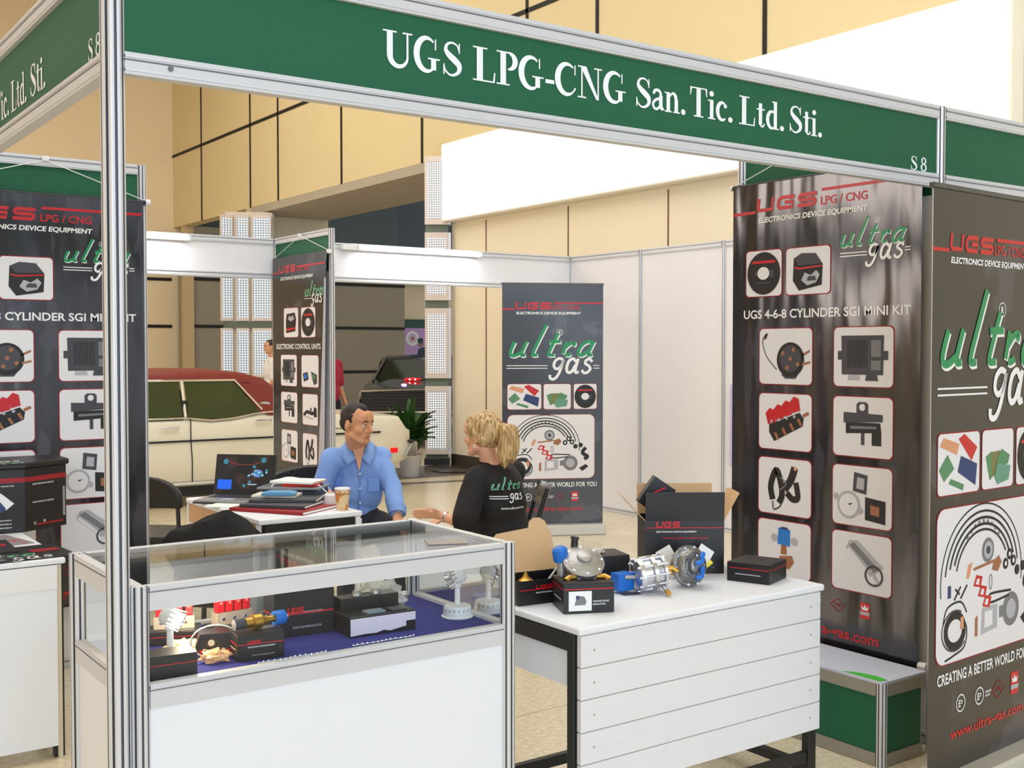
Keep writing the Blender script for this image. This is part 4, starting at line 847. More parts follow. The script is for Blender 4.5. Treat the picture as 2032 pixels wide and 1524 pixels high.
# silver regulator
t = thing('gas_regulator', 'shiny finned aluminium gas regulator lying on its side on the plank table', 'regulator', (1.74, .215, TZ), -.35)
b = MB(); b.M = Matrix.Translation((0, 0, .062)) @ Matrix.Rotation(PI / 2 - .12, 4, 'Y') @ Matrix.Rotation(.3, 4, 'Z')
b.lathe([(0, -.05), (.03, -.05), (.034, -.047), (.052, -.046), (.056, -.04), (.056, -.03), (.048, -.027), (.048, -.004), (.056, 0), (.056, .012), (.048, .015), (.046, .032), (.054, .036), (.054, .044), (.03, .05), (0, .05)], polished, n=40)
for k in range(10): a = 2 * PI * k / 10; b.cyl((.051 * math.cos(a), .051 * math.sin(a), -.054), (.051 * math.cos(a), .051 * math.sin(a), .05), .0044, polished, n=10)
b.build('finned_body', t, True)
b = MB(); b.cyl((.03, -.02, .03), (.03, -.08, .014), .006, chrome); b.cyl((.03, -.07, .016), (.03, -.088, .012), .008, brass); b.tube([(.05, 0, .07), (.078, 0, .075), (.095, -.01, .062)], .008, brass, 10); b.cyl((-.05, 0, .05), (-.085, 0, .052), .007, zinc); b.build('gas_fitting', t, True)
b = MB(); b.box((-.085, .02, .036), (.062, .045, .055), bluep, rz=.3); b.bb(-.1, -.04, -.03, .0, .0005, .003, ink_dg); b.build('blue_solenoid', t, bevel=.006)
# round grey regulator
t = thing('gas_regulator', 'round grey cast regulator with blue clips to the right of the shiny one', 'regulator', (1.905, .205, TZ), -.62)
b = MB(); b.M = Matrix.Translation((0, 0, .068)) @ Matrix.Rotation(.55, 4, 'Z') @ Matrix.Rotation(PI / 2 - .15, 4, 'X') @ Matrix.Scale(1.12, 4)
b.lathe([(0, -.046), (.022, -.046), (.024, -.040), (.04, -.036), (.050, -.022), (.053, -.008), (.060, -.006), (.060, .006), (.053, .008), (.050, .020), (.040, .028), (.038, .022), (.024, .024), (.024, .040), (.016, .044), (0, .044)], mat('grey cast alloy', (136, 136, 134), .35, .7, .15, 30, bump=.2, bs=90), n=36)
bolts(b, .055, -.012, 10, chrome, .005, h=.024); bolts(b, .031, .024, 5, chrome, .004, h=.006); b.build('cast_body', t, True)
for z in (.045, .092): b = MB(); b.tube([(.040, -.038, z + .024), (.034, -.052, z + .014), (.034, -.056, z), (.014, -.060, z - .006)], .0085, bluep, 8); b.build('blue_clip', t, True)
b = MB(); b.cyl((-.05, -.02, .05), (-.085, -.02, .05), .008, brass); b.build('gas_fitting', t, True)
carton('product_box', 'closed black box with a slotted lid behind the gas regulators', 'box', (1.68, .42, TZ), (.2, .13, .10), -.3, logo=False, lines=False, stripe=(.25, .3))
bag('parts_bag', 'small clear bag on the closed black box behind the regulators', 'bag', (1.68, .42, TZ + .1035), (.07, .05, .014), film('clear film', (235, 232, 224), .42), 0, 3)
carton('flat_box', 'low black box with red stripes at the right end of the plank table', 'box', (2.18, .16, TZ), (.155, .15, .062), .35, stripe=(.72, .8), lines=False, logo=False)
# big open carton with flaps
t = thing('open_carton', 'large black carton with brown inner flaps spread open on the plank table', 'carton', (2.09, .44, TZ), -.58)
b = MB(); W_, D_, H_ = .275, .18, .185
for q in ((-W_ / 2, W_ / 2, -D_ / 2, -D_ / 2 + .003, 0, H_), (-W_ / 2, W_ / 2, D_ / 2 - .003, D_ / 2, 0, H_), (-W_ / 2, -W_ / 2 + .003, -D_ / 2 + .003, D_ / 2 - .003, 0, H_), (W_ / 2 - .003, W_ / 2, -D_ / 2 + .003, D_ / 2 - .003, 0, H_), (-W_ / 2, W_ / 2, -D_ / 2 + .003, D_ / 2 - .003, 0, .003)): b.bb(*q, blackc)
b.build('carton_body', t)
b = MB(); b.M = Matrix.Translation((0, -D_ / 2, H_)) @ Matrix.Rotation(.08, 4, 'X'); b.bb(-W_ / 2, W_ / 2, -.001, .001, 0, .10, blackc); b.build('front_flap', t)
b = MB(); b.M = Matrix.Translation((0, D_ / 2, H_)) @ Matrix.Rotation(-.25, 4, 'X'); b.bb(-W_ / 2, W_ / 2, -.001, .001, 0, .11, kraft); b.build('back_flap', t)
for s, a in ((-1, -.75), (1, .5)):
    b = MB(); b.M = Matrix.Translation((s * W_ / 2, 0, H_)) @ Matrix.Rotation(a, 4, 'Y'); b.bb(-.001, .001, -D_ / 2, D_ / 2, 0, .11, kraft); b.build('side_flap', t)
b = MB(); Y = -D_ / 2 - .0008; b.rect(-W_ * .49, H_ * .86, W_ * .49, H_ * .875, Y, ink_r); logo_ugs(b, -W_ * .36, H_ * .87, W_ * .3, .022, Y - .0005, ink_r); text(b, 'ELECTRONICS DEVICE EQUIPMENT', -W_ * .36, H_ * .78, W_ * .15, H_ * .81, Y, ink_w); text(b, 'www.ultra-gas.com', -W_ * .28, H_ * .66, W_ * .3, H_ * .7, Y, ink_r); b.build('printed_front', t)
b = MB(); b.box((-.05, .01, .26), (.09, .05, .11), blackc, rot=Matrix.Rotation(.6, 3, 'Y')); b.rib([(-.09, .26), (-.02, .29)], .006, -.02, ink_r); tag(b.build('small_box', None, loc=(2.07, .47, TZ), rz=-.58), 'small black box sticking out of the large open carton', 'box')
t = thing('cable_kit', 'leaflets and a wired blue connector piled before the large open carton', 'cables', (1.99, .30, TZ), -.5)
b = MB()
for x, a, hh in ((-.055, -.5, .105), (.05, .6, .11)): b.box((x, .015, .055), (.055, .002, hh), paper, rot=Matrix.Rotation(a, 3, 'Y') @ Matrix.Rotation(-.25, 3, 'X')); 
b.build('leaflet', t)
b = MB(); b.box((-.005, .0, .06), (.06, .02, .07), ink_dg, rot=Matrix.Rotation(.1, 3, 'Y')); b.tube(spline([(-.06, -.01, .03), (-.03, -.02, .09), (.02, -.02, .08), (.06, -.015, .05), (.09, -.02, .04)], 5), .004, blackm, 6); b.cyl((.06, -.02, .045), (.08, -.02, .06), .007, mat('yellow plastic', (235, 215, 60))); b.build('wiring', t, True)
# ------------------------------------------------------------------ desk with the laptop
t = thing('white_desk', 'white desk with black trim and open tan shelf carrying the laptop and folders', 'desk', (1.33, 2.39, 0))
b = MB(); b.bb(0, .53, 0, .97, .675, .70, white); b.build('tabletop', t, bevel=.006)
b = MB(); b.bb(.0, .02, .02, .95, .565, .5775, whitep); b.bb(.0, .02, .02, .035, .5775, .674, whitep); b.bb(0, .02, .935, .95, .5775, .674, whitep); b.build('shelf_frame', t)
b = MB(); b.bb(.005, .015, .036, .934, .578, .674, mat('tan board', (196, 156, 116), .6)); b.bb(.021, .5, .02, .95, .566, .576, mat('tan board', (196, 156, 116), .6)); b.build('shelf_board', t)
b = MB(); b.bb(.03, .49, .004, .018, .58, .674, blackm); b.build('front_trim', t)
b = MB(); b.bb(.495, .52, .002, .02, .0, .674, whitep); b.tube([(.525, .01, .66), (.56, .1, .3), (.57, .15, .01)], .006, whitep, 8); b.build('end_leg', t)
for x in (.05, .46):
    for y in (.08, .86): b = MB(); b.tube([(x, y, .56), (x, y + (.03 if y < .5 else -.03), .3), (x, y, .015), (x, y, .0)], .014, blackm, 8); b.build('leg', t, True)
b = MB(); b.bb(.06, .45, -.02, .2, .560, .5645, mat('pale blue sheet', (206, 220, 222), .4)); tag(b.build('paper_sheet', loc=(1.33, 2.39, .0)), 'pale sheet sticking out of the shelf under the desk front', 'paper')
# laptop
t = thing('laptop', 'open black laptop with a dark blue starry desktop on the white desk', 'laptop', (1.565, 3.16, .7005), -.80)
b = MB(); b.bb(-.165, .165, -.235, .005, .004, .018, mat('laptop silver', (150, 150, 152), .35, .4)); b.bb(-.168, .168, -.238, .008, 0, .008, blackm); b.build('base', t, bevel=.003)
b = MB(); b.bb(-.14, .14, -.115, -.015, .0182, .0195, ink_k)
for r in range(5):
    for c in range(14): b.bb(-.135 + c * .0193, -.119 + c * .0193, -.11 + r * .019, -.096 + r * .019, .0196, .0212, ink_dg)
b.build('keyboard', t); b = MB(); b.bb(-.04, .03, -.2, -.145, .0182, .0188, ink_lg); b.build('touchpad', t)
b = MB(); b.M = Matrix.Translation((0, .004, .016)) @ Matrix.Rotation(-.22, 4, 'X'); b.bb(-.168, .168, 0, .01, 0, .215, blackm); b.build('lid', t, bevel=.003)
scr = mat('screen dark picture', (22, 26, 30), .25, 0, .3, 9, emit=.6, rgb2=(66, 44, 44), ramp=(.45, .62))
b = MB(); b.M = Matrix.Translation((0, .004, .016)) @ Matrix.Rotation(-.22, 4, 'X'); b.rect(-.155, .018, .155, .203, -.0012, scr)
sb = mat('screen blue', (20, 84, 200), .3, emit=.8); sw = mat('screen white', (150, 190, 225), .3, emit=.8); st = mat('screen teal', (40, 110, 130), .3, emit=.7)
b.rect(-.148, .03, -.07, .08, -.0016, sb); b.disc(.072, .115, .028, .02, -.0016, mat('screen glow', (90, 120, 190), .3, emit=.6))
for x, z, r in ((-.11, .175, .014), (.1, .185, .014), (.05, .15, .009), (.06, .12, .01), (.09, .11, .012), (.12, .13, .008), (.02, .1, .006), (.03, .07, .008), (.0, .05, .009)): b.disc(x, z, r, r, -.002, st)
for x, z in ((.06, .13), (.08, .12), (.1, .105), (.055, .11), (.12, .12), (.025, .105), (.04, .11)): b.disc(x, z, .005, .004, -.0024, sw)
b.rib(arc(0, .21, .12, .05, 200, 340, 14), .004, -.0016, mat('screen red', (120, 40, 40), .3, emit=.5)); b.rect(.02, .055, .07, .059, -.0024, sw); b.build('screen', t)
# folders and papers
FZ = .7005
red_f = mat('red folder cover', (150, 24, 34), .4)
def slab(name, label, cat, x, y, z, dx, dy, h, m, rz, group=None, m2=None):
    t = MB(); t.box((0, 0, h / 2), (dx, dy, h), m)
    if m2: t.box((0, 0, h * .5), (dx * 1.006, dy * .985, h * .6), m2)
    return tag(t.build(name, None, False, .0015, loc=(x, y, z), rz=rz), label, cat, group)
slab('folder', 'wide red folder at the bottom of the pile on the white desk', 'folder', 1.57, 2.66, FZ, .42, .30, .016, red_f, -1.02, None, paper)
slab('folder', 'black folder with white page edges above the red folder', 'folder', 1.58, 2.69, FZ + .017, .34, .25, .015, ink_dg, -.85, None, paper)
slab('notebook', 'dark notebook with white page edges on the folder pile', 'notebook', 1.63, 2.75, FZ + .033, .33, .23, .014, ink_dg, -.62, None, paper)
slab('booklet', 'cream booklet on top of the folder pile', 'booklet', 1.60, 2.80, FZ + .048, .22, .15, .012, mat('cream cover', (226, 220, 206), .5), -.72)
b = MB(); b.prism([(-.07, 0), (.07, 0), (.085, .006), (.08, .014), (.05, .019), (-.05, .019), (-.08, .014), (-.085, .006)], -.045, .045, mat('sky blue wrapper', (96, 156, 200), .35)); tag(b.build('blue_packet', None, False, .003, loc=(1.585, 2.74, FZ + .0605), rz=-.6), 'pale blue packet lying on the cream booklet', 'packet')
slab('paper_stack', 'loose white papers sliding out beside the laptop on the desk', 'papers', 1.43, 2.95, FZ, .19, .24, .006, paper, -.9)
t = thing('printer', 'small dark blue and black printer on the desk in front of the seated man', 'printer', (1.74, 2.90, FZ), -.75)
b = MB(); b.bb(-.15, .15, -.10, .10, 0, .07, mat('navy plastic', (36, 46, 62), .35)); b.build('printer_body', t, bevel=.012)
b = MB(); b.bb(-.165, .16, -.11, .11, .0705, .082, mat('grey lid', (120, 124, 130), .35)); b.build('printer_lid', t, bevel=.004)
b = MB(); b.bb(-.05, -.02, -.1015, -.1, .02, .05, ink_gy); b.build('panel', t)
slab('folder', 'red folder lying on the printer', 'folder', 1.77, 2.87, FZ + .083, .18, .13, .014, mat('bright red cover', (206, 40, 34), .4), -.7)
slab('paper_stack', 'white and salmon papers lying on the red folder on the printer', 'papers', 1.755, 2.89, FZ + .098, .24, .16, .012, paper, -.9, None, mat('salmon paper', (226, 170, 140), .6))
b = MB(); b.tube(spline([(0, 0, .004), (.02, .02, .08), (.1, .0, .125), (.2, -.1, .10), (.245, -.16, .05), (.25, -.18, .02)], 6), .0035, whitep, 6); tag(b.build('white_cable', None, True, loc=(1.60, 2.90, FZ)), 'thin white cable looping over the front of the printer', 'cable')
b = MB(); b.lathe([(0, 0), (.011, 0), (.011, .045), (.008, .05), (0, .05)], mat('cream plastic', (230, 226, 190), .4), n=16); tag(b.build('glue_stick', None, True, loc=(1.665, 3.04, FZ)), 'short cream stick standing beside the laptop screen', 'stick')
t = thing('mug', 'white mug partly hidden behind the paper cup', 'mug', (1.80, 2.60, FZ))
b = MB(); b.lathe([(0, 0), (.03, 0), (.036, .02), (.036, .06), (.03, .066), (.03, .055), (0, .055)], whitep, n=24); b.build('mug_body', t, True)
t = thing('paper_cup', 'tall paper cup with orange brown pattern at the corner of the desk', 'cup', (1.795, 2.475, FZ))
cupm = mat('cup print', (226, 196, 150), .5, 0, .1, 26, rgb2=(206, 134, 70), ramp=(.48, .56))
b = MB(); b.lathe([(0, 0), (.027, 0), (.0375, .1), (.035, .1), (.027, .02), (0, .02)], cupm, n=28); b.build('cup_wall', t, True)
b = MB(); b.lathe([(.0352, .099), (.0385, .099), (.0395, .103), (.0385, .107), (.035, .105)], whitep, n=28); b.build('cup_rim', t, True)
b = MB(); b.lathe([(.0353, .077), (.0356, .077), (.036, .082), (.0358, .082)], ink_br, n=28); b.build('cup_band', t, True)
# ------------------------------------------------------------------ left desk with display carton
t = desk('white desk at the left edge of the picture with brochures and a display box', (-.75, 1.77, 0), 0, 1.08, 1.05, .73, planks=False)
b = MB(); b.bb(.012, 1.05, .004, .02, .05, .70, white); b.bb(.012, 1.05, .0, .0038, .62, .706, whitep); b.bb(1.052, 1.066, .01, .04, .0, .705, mat('beige edge', (206, 196, 170), .5)); b.build('front_panel', t)
t = thing('display_carton', 'large black many-sided display carton with red bands on the left desk', 'carton', (0, 0, .731))
pl = [(.08, 2.47), (.34, 2.45), (.53, 2.56), (.53, 2.76), (.1, 2.78), (-.04, 2.6)]
def pr(b, pl, z0, z1, m): n = len(pl); b.add([(x, y, z0) for x, y in pl] + [(x, y, z1) for x, y in pl], [tuple(range(n))[::-1], tuple(range(n, 2 * n))] + [(i, (i + 1) % n, (i + 1) % n + n, i + n) for i in range(n)], m)
b = MB(); pr(b, pl, 0, .26, blackc); b.build('carton_body', t, bevel=.003)
b = MB(); c0 = (.25, 2.62); pr(b, [(c0[0] + (x - c0[0]) * 1.045, c0[1] + (y - c0[1]) * 1.045) for x, y in pl], .2605, .285, blackc); b.build('carton_lid', t, bevel=.006)
for a0, a1 in (((.08, 2.47), (.34, 2.45)), ((.34, 2.45), (.53, 2.56))):
    L_ = math.dist(a0, a1); an = math.atan2(a1[1] - a0[1], a1[0] - a0[0]); b = MB(); b.M = Matrix.Translation((a0[0], a0[1], 0)) @ Matrix.Rotation(an, 4, 'Z'); Y = -.0008
    b.rect(.0, .205, L_, .225, Y, ink_dr)
    if a0[0] > .3:
        for z in (.19, .115): text(b, 'ELECTRONICS DEVICE', .04, z, .15, z + .006, Y - .0004, ink_w, .02, 0)
        b.disc(.05, .03, .008, .008, Y, ink_gy); b.disc(.1, .035, .006, .006, Y, ink_lg); b.rect(.06, .02, .2, .028, Y, ink_dr)
        for k in range(18): b.rect(L_ - .02, .045 + k * .007, L_ - .008, .048 + k * .007, Y, ink_w)
    else:
        text(b, 'ELECTRONICS', .05, .19, .22, .195, Y - .0004, ink_w); b.flat([(.12, .13), (.17, .165), (.22, .12), (.19, .095)], Y, ink_w); b.flat([(.09, .10), (.16, .14), (.19, .10), (.12, .06)], Y - .0005, ink_nv); b.flat([(.05, .12), (.12, .14), (.14, .12), (.08, .1)], Y - .001, ink_br)
        for z in (.05, .035, .02): text(b, 'CYLINDER SGI MINI KIT', .15, z, .21, z + .005, Y, ink_w)
    b.build('printed_side', t)
b = MB(); b.M = Matrix.Translation((.08, 2.55, .2858)) @ Matrix.Rotation(-PI / 2, 4, 'X'); logo_ultra(b, 0, -.12, .26, 0); logo_gas(b, .14, -.04, .12, 0); b.build('lid_lettering', t)
for i, (x, y, rz, lab) in enumerate(((.15, 1.925, .06, 'black brochure with green script at the front of the left desk'), (.0, 2.12, -.05, 'black brochure with green script lying behind the front brochure on the left desk'))):
    t = thing('brochure', lab, 'brochure', (x, y, .7305 + i * .004), rz)
    b = MB(); b.box((0, 0, .0015), (.44, .30, .003), ink_k); b.build('cover', t)
    b = MB(); b.M = Matrix.Translation((-.10, -.04, .0036)) @ Matrix.Rotation(-PI / 2, 4, 'X'); logo_ultra(b, -.06, -.03, .26, 0); logo_gas(b, .1, -.10, .14, 0); b.rib([(-.06, -.07), (.08, -.07)], .006, 0, ink_w); b.rect(.2, .03, .3, .09, 0, ink_dr); b.build('script_lettering', t)
slab('brochure', 'grey and red brochure beside the display carton on the left desk', 'brochure', .235, 2.27, .7305, .1, .26, .003, mat('grey red print', (150, 140, 146), .35, 0, .1, 16, rgb2=(196, 70, 60), ramp=(.55, .62)), .2)
# ------------------------------------------------------------------ chairs
def office_chair(label, loc, rz, w=.44, z1=.80, z0=.5, jacket=False):
    """armless black chair; the back is on its +y side"""
    t = thing('black_chair', label, 'chair', loc, rz)
    b = MB()
    n = 16; pts = [(-w / 2, z0), (w / 2, z0)]
    pts += [(w / 2 * math.cos(a), z1 - .15 + .15 * math.sin(a) ** .8) for a in [PI * k / n for k in range(n + 1)]]
    b.prism(pts, .20, .245, leather); b.build('backrest', t, True, bevel=.012)
    b = MB(); b.bb(-w / 2, w / 2, -.22, .22, .40, .46, leather); b.build('seat', t, True, bevel=.025)
    for s in (-1, 1):
        b = MB(); b.tube([(s * (w / 2 - .03), -.18, .015), (s * (w / 2 - .03), -.2, .39)], .012, blackm); b.build('leg', t, True)
        b = MB(); b.tube([(s * (w / 2 - .03), .26, .015), (s * (w / 2 - .03), .2, .39), (s * (w / 2 - .03), .222, z0 + .06)], .012, blackm); b.build('leg', t, True)
    return t
office_chair('black chair with rounded back standing to the left of the desk', (1.36, 3.86, 0), PI - .75, .46, .79, .62)
office_chair('black leather chair whose back shows behind the laptop and the seated man', (2.16, 3.42, 0), -.15, .62, .80)
jc = office_chair('black chair in front of the desk with a dark jacket over its back', (1.16, 2.18, 0), 2.3, .38, .74)
b = MB(); b.ball((0, 0, 0), 1, fabric_k, 30)
for i, v in enumerate(b.v):
    p = Vector(v); n = noise.noise(p * 1.7 + Vector((4, 1, 2))) * .22 + noise.noise(p * 5) * .07; p = p * (1 + n); b.v[i] = (p.x * .225, p.y * .075, .62 + max(p.z, -1.05) * .185)
tag(b.build('jacket', None, True, loc=(1.0, 2.04, .0), rz=2.3 - PI), 'black jacket heaped over the chair back in front of the desk', 'jacket')
# ------------------------------------------------------------------ people
def capsule(b, p0, p1, r0, r1, m, n=14):
    p0, p1 = Vector(p0), Vector(p1); d = (p1 - p0); L = d.length; d = d / L if L > 1e-6 else Vector((0, 0, 1))
    pts = []; rs = []
    for k in range(5): a = PI / 2 * k / 4; pts.append(p0 - d * r0 * math.cos(a)); rs.append(max(.0005, r0 * math.sin(a)))
    for k in range(1, 4): pts.append(p0.lerp(p1, k / 4)); rs.append(r0 + (r1 - r0) * k / 4)
    for k in range(5): a = PI / 2 * k / 4; pts.append(p1 + d * r1 * math.sin(a)); rs.append(max(.0005, r1 * math.cos(a)))
    b.tube(pts, rs, m, n)
def sculpt(b, name, parent, vox, smooth=5, wr=0, ws=14, fn=None, mats=None, pick=None, wst=(1, 1, 1)):
    """melt overlapping volumes into one continuous skin"""
    o = b.build('tmp', None); r = o.modifiers.new('r', 'REMESH'); r.mode = 'VOXEL'; r.voxel_size = vox; r.adaptivity = 0
    s = o.modifiers.new('s', 'SMOOTH'); s.iterations = smooth; s.factor = .5
    me = bpy.data.meshes.new_from_object(o.evaluated_get(bpy.context.evaluated_depsgraph_get())); old = o.data
    bpy.data.objects.remove(o); bpy.data.meshes.remove(old)
    me.name = name
    if wr:
        ns = [v.normal.copy() for v in me.vertices]
        for v, n in zip(me.vertices, ns):
            p = Vector((v.co.x * wst[0], v.co.y * wst[1], v.co.z * wst[2])) * ws
            k = 1 - abs(noise.noise(p)) * 2.2 + noise.noise(p * 2.3) * .4
            v.co += n * k * wr
    me.materials.clear()
    for m in (mats or [b.mats[0]]): me.materials.append(m)
    for p in me.polygons:
        p.use_smooth = True; p.material_index = pick(p.center) if pick else 0
    o = bpy.data.objects.new(name, me); COL.objects.link(o); o.parent = parent
    return o
class Head:
    def __init__(s, c, yaw, pitch=0, k=1.0, roll=0):
        s.c = Vector(c); s.k = k
        s.R = Matrix.Rotation(yaw, 3, 'Z') @ Matrix.Rotation(pitch, 3, 'X') @ Matrix.Rotation(roll, 3, 'Y')
    def p(s, l, f, u): return s.c + s.R @ (Vector((l, -f, u)) * s.k)          # l = person's left, f = forward, u = up
    def inv(s, q):
        v = s.R.transposed() @ (Vector(q) - s.c) / s.k; return v.x, -v.y, v.z
def head_volumes(b, h, m, female=False):
    k = h.k; R = h.R
    def E(l, f, u, a, bb_, c): b.ball(h.p(l, f, u), (a * k, bb_ * k, c * k), m, 20, R)
    def C(p, q, r0, r1): capsule(b, h.p(*p), h.p(*q), r0 * k, r1 * k, m, 10)
    j = .9 if female else 1
    E(0, -.014, .032, .072, .090, .082); E(0, .028, -.03, .058, .058, .075); E(0, .045, -.066, .046 * j, .04, .036); E(0, .066, -.094, .019, .02, .017)
    for s in (-1, 1):
        E(s * .036, .052, -.03, .024, .026, .026); C((s * .052, .0, -.06), (s * .026, .06, -.092), .022 * j, .018)
        C((s * .012, .085, .022), (s * .045, .072, .022), .0105, .009); E(s * .074, -.012, -.012, .009, .018, .03); C((s * .012, .09, -.036), (s * .012, .09, -.037), .009, .009)
    for s in (-1, 1): E(s * .031, .0765, .0115, .0165, .0115, .0065); E(s * .031, .0755, -.0095, .015, .010, .005)
    C((0, .084, .012), (0, .108, -.028), .009, .0125); E(0, .074, .045, .05, .02, .04)
    C((-.02, .081, -.062), (.02, .081, -.062), .007, .007); C((-.015, .080, -.072), (.015, .080, -.072), .007, .007)
def face_parts(h, t, brow, iris=(60, 40, 30)):
    for s in (-1, 1):
        e = MB(); c = h.p(s * .031, .0745, .002); e.ball(c, .0105 * h.k, mat('eye white', (222, 214, 208), .25), 14)
        e.ball(h.p(s * .031, .0815, .002), (.0052 * h.k,) * 3, mat('dark iris', iris, .2), 10); e.build('eye', t, True)
        e = MB(); e.tube([h.p(s * .012, .094, .022), h.p(s * .03, .091, .028), h.p(s * .049, .078, .022)], [.0028 * h.k, .004 * h.k, .002 * h.k], brow, 6); e.build('eyebrow', t, True)
def hand(b, wrist, dirv, palmn, m, curl=.5, side=1, k=1.0):
    """palm, four unequal bent fingers and a thumb from the side of the palm"""
    w_ = Vector(wrist); d = Vector(dirv).normalized(); n = Vector(palmn).normalized(); n = (n - d * n.dot(d)).normalized(); s = d.cross(n) * side
    for q in (-.022, -.007, .008, .022): capsule(b, w_ + s * q * .7 * k, w_ + d * .078 * k + s * q * k, .014 * k, .0115 * k, m, 8)
    for i, (q, L) in enumerate(((-.029, .062), (-.01, .074), (.01, .08), (.029, .068))):
        base = w_ + d * .082 * k + s * q * k; p = base; dd = d.copy()
        for j, f in enumerate((.45, .32, .23)):
            c = curl * (.35 + .25 * j) * (1.35 - .22 * i); dd = (dd * math.cos(c) + n * math.sin(c)).normalized(); q2 = p + dd * L * f * k * 1.05; capsule(b, p, q2, (.0088 - .0008 * j) * k, (.0082 - .0009 * j) * k, m, 8); p = q2
    p = w_ + d * .02 * k + s * .026 * k; a = (d * .6 + s * .7 + n * .25).normalized(); p2 = p + a * .042 * k; capsule(b, p, p2, .0115 * k, .0095 * k, m, 8)
    a = (d * .85 + s * .3 + n * .3).normalized(); capsule(b, p2, p2 + a * .032 * k, .009 * k, .0075 * k, m, 8)
def shell(name, parent, h, keep, rad, m, th=.006, n=40, off=(0, 0, 0), nz=0):
    b = MB(); b.ball((0, 0, 0), 1, m, n); vs = [(v[0] * rad[0] + off[0], v[1] * rad[1] + off[1], v[2] * rad[2] + off[2]) for v in b.v]
    fs = [f for f in b.f if keep(*[sum(vs[i][c] for i in f) / len(f) for c in range(3)])]
    q = MB(); out = []
    for (l, f, u) in vs:
        g = 1 + nz * noise.noise(Vector((l * 60, f * 14, u * 40))); out.append(h.p(l * g, f * g, u * g))
    q.add(out, fs, m); o = q.build(name, parent, True); sd = o.modifiers.new('t', 'SOLIDIFY'); sd.thickness = th; sd.offset = -1
    return o
def short_hair(t, h, vox=.0055):
    b = MB(); E = lambda l, f, u, a, c, d: b.ball(h.p(l, f, u), (a * h.k, c * h.k, d * h.k), hairk, 22, h.R)
    E(0, -.027, .041, .0745, .086, .082); E(0, -.06, .0, .064, .052, .056); E(0, .012, .088, .03, .05, .031)
    for s in (-1, 1): capsule(b, h.p(s * .062, .002, .05), h.p(s * .0665, .008, .012), .014 * h.k, .006 * h.k, hairk)
    sculpt(b, 'hair', t, vox, 2, .0012, 90)
skin = mat('tanned skin', (205, 146, 108), .5, 0, .05, 20); skin2 = mat('fair skin', (226, 168, 136), .5, 0, .05, 20); lip = mat('lips', (176, 112, 88), .5); 
hairk = mat('dark brown hair', (40, 29, 24), .6, 0, .3, 60); blond = mat('blond hair', (140, 104, 66), .42, 0, .1, 3.2, rgb2=(220, 186, 130), ramp=(.36, .66), stretch=(26, 26, 3), bump=.35, bs=5)
shirtb = mat('light blue shirt cloth', (126, 160, 222), .8, 0, .05, 90, bump=.1, bs=300); tee = mat('black t-shirt cloth', (26, 23, 26), .85, 0, .15, 60, bump=.15, bs=200)
navy = mat('dark navy trousers', (30, 32, 44), .85, 0, .1, 60)
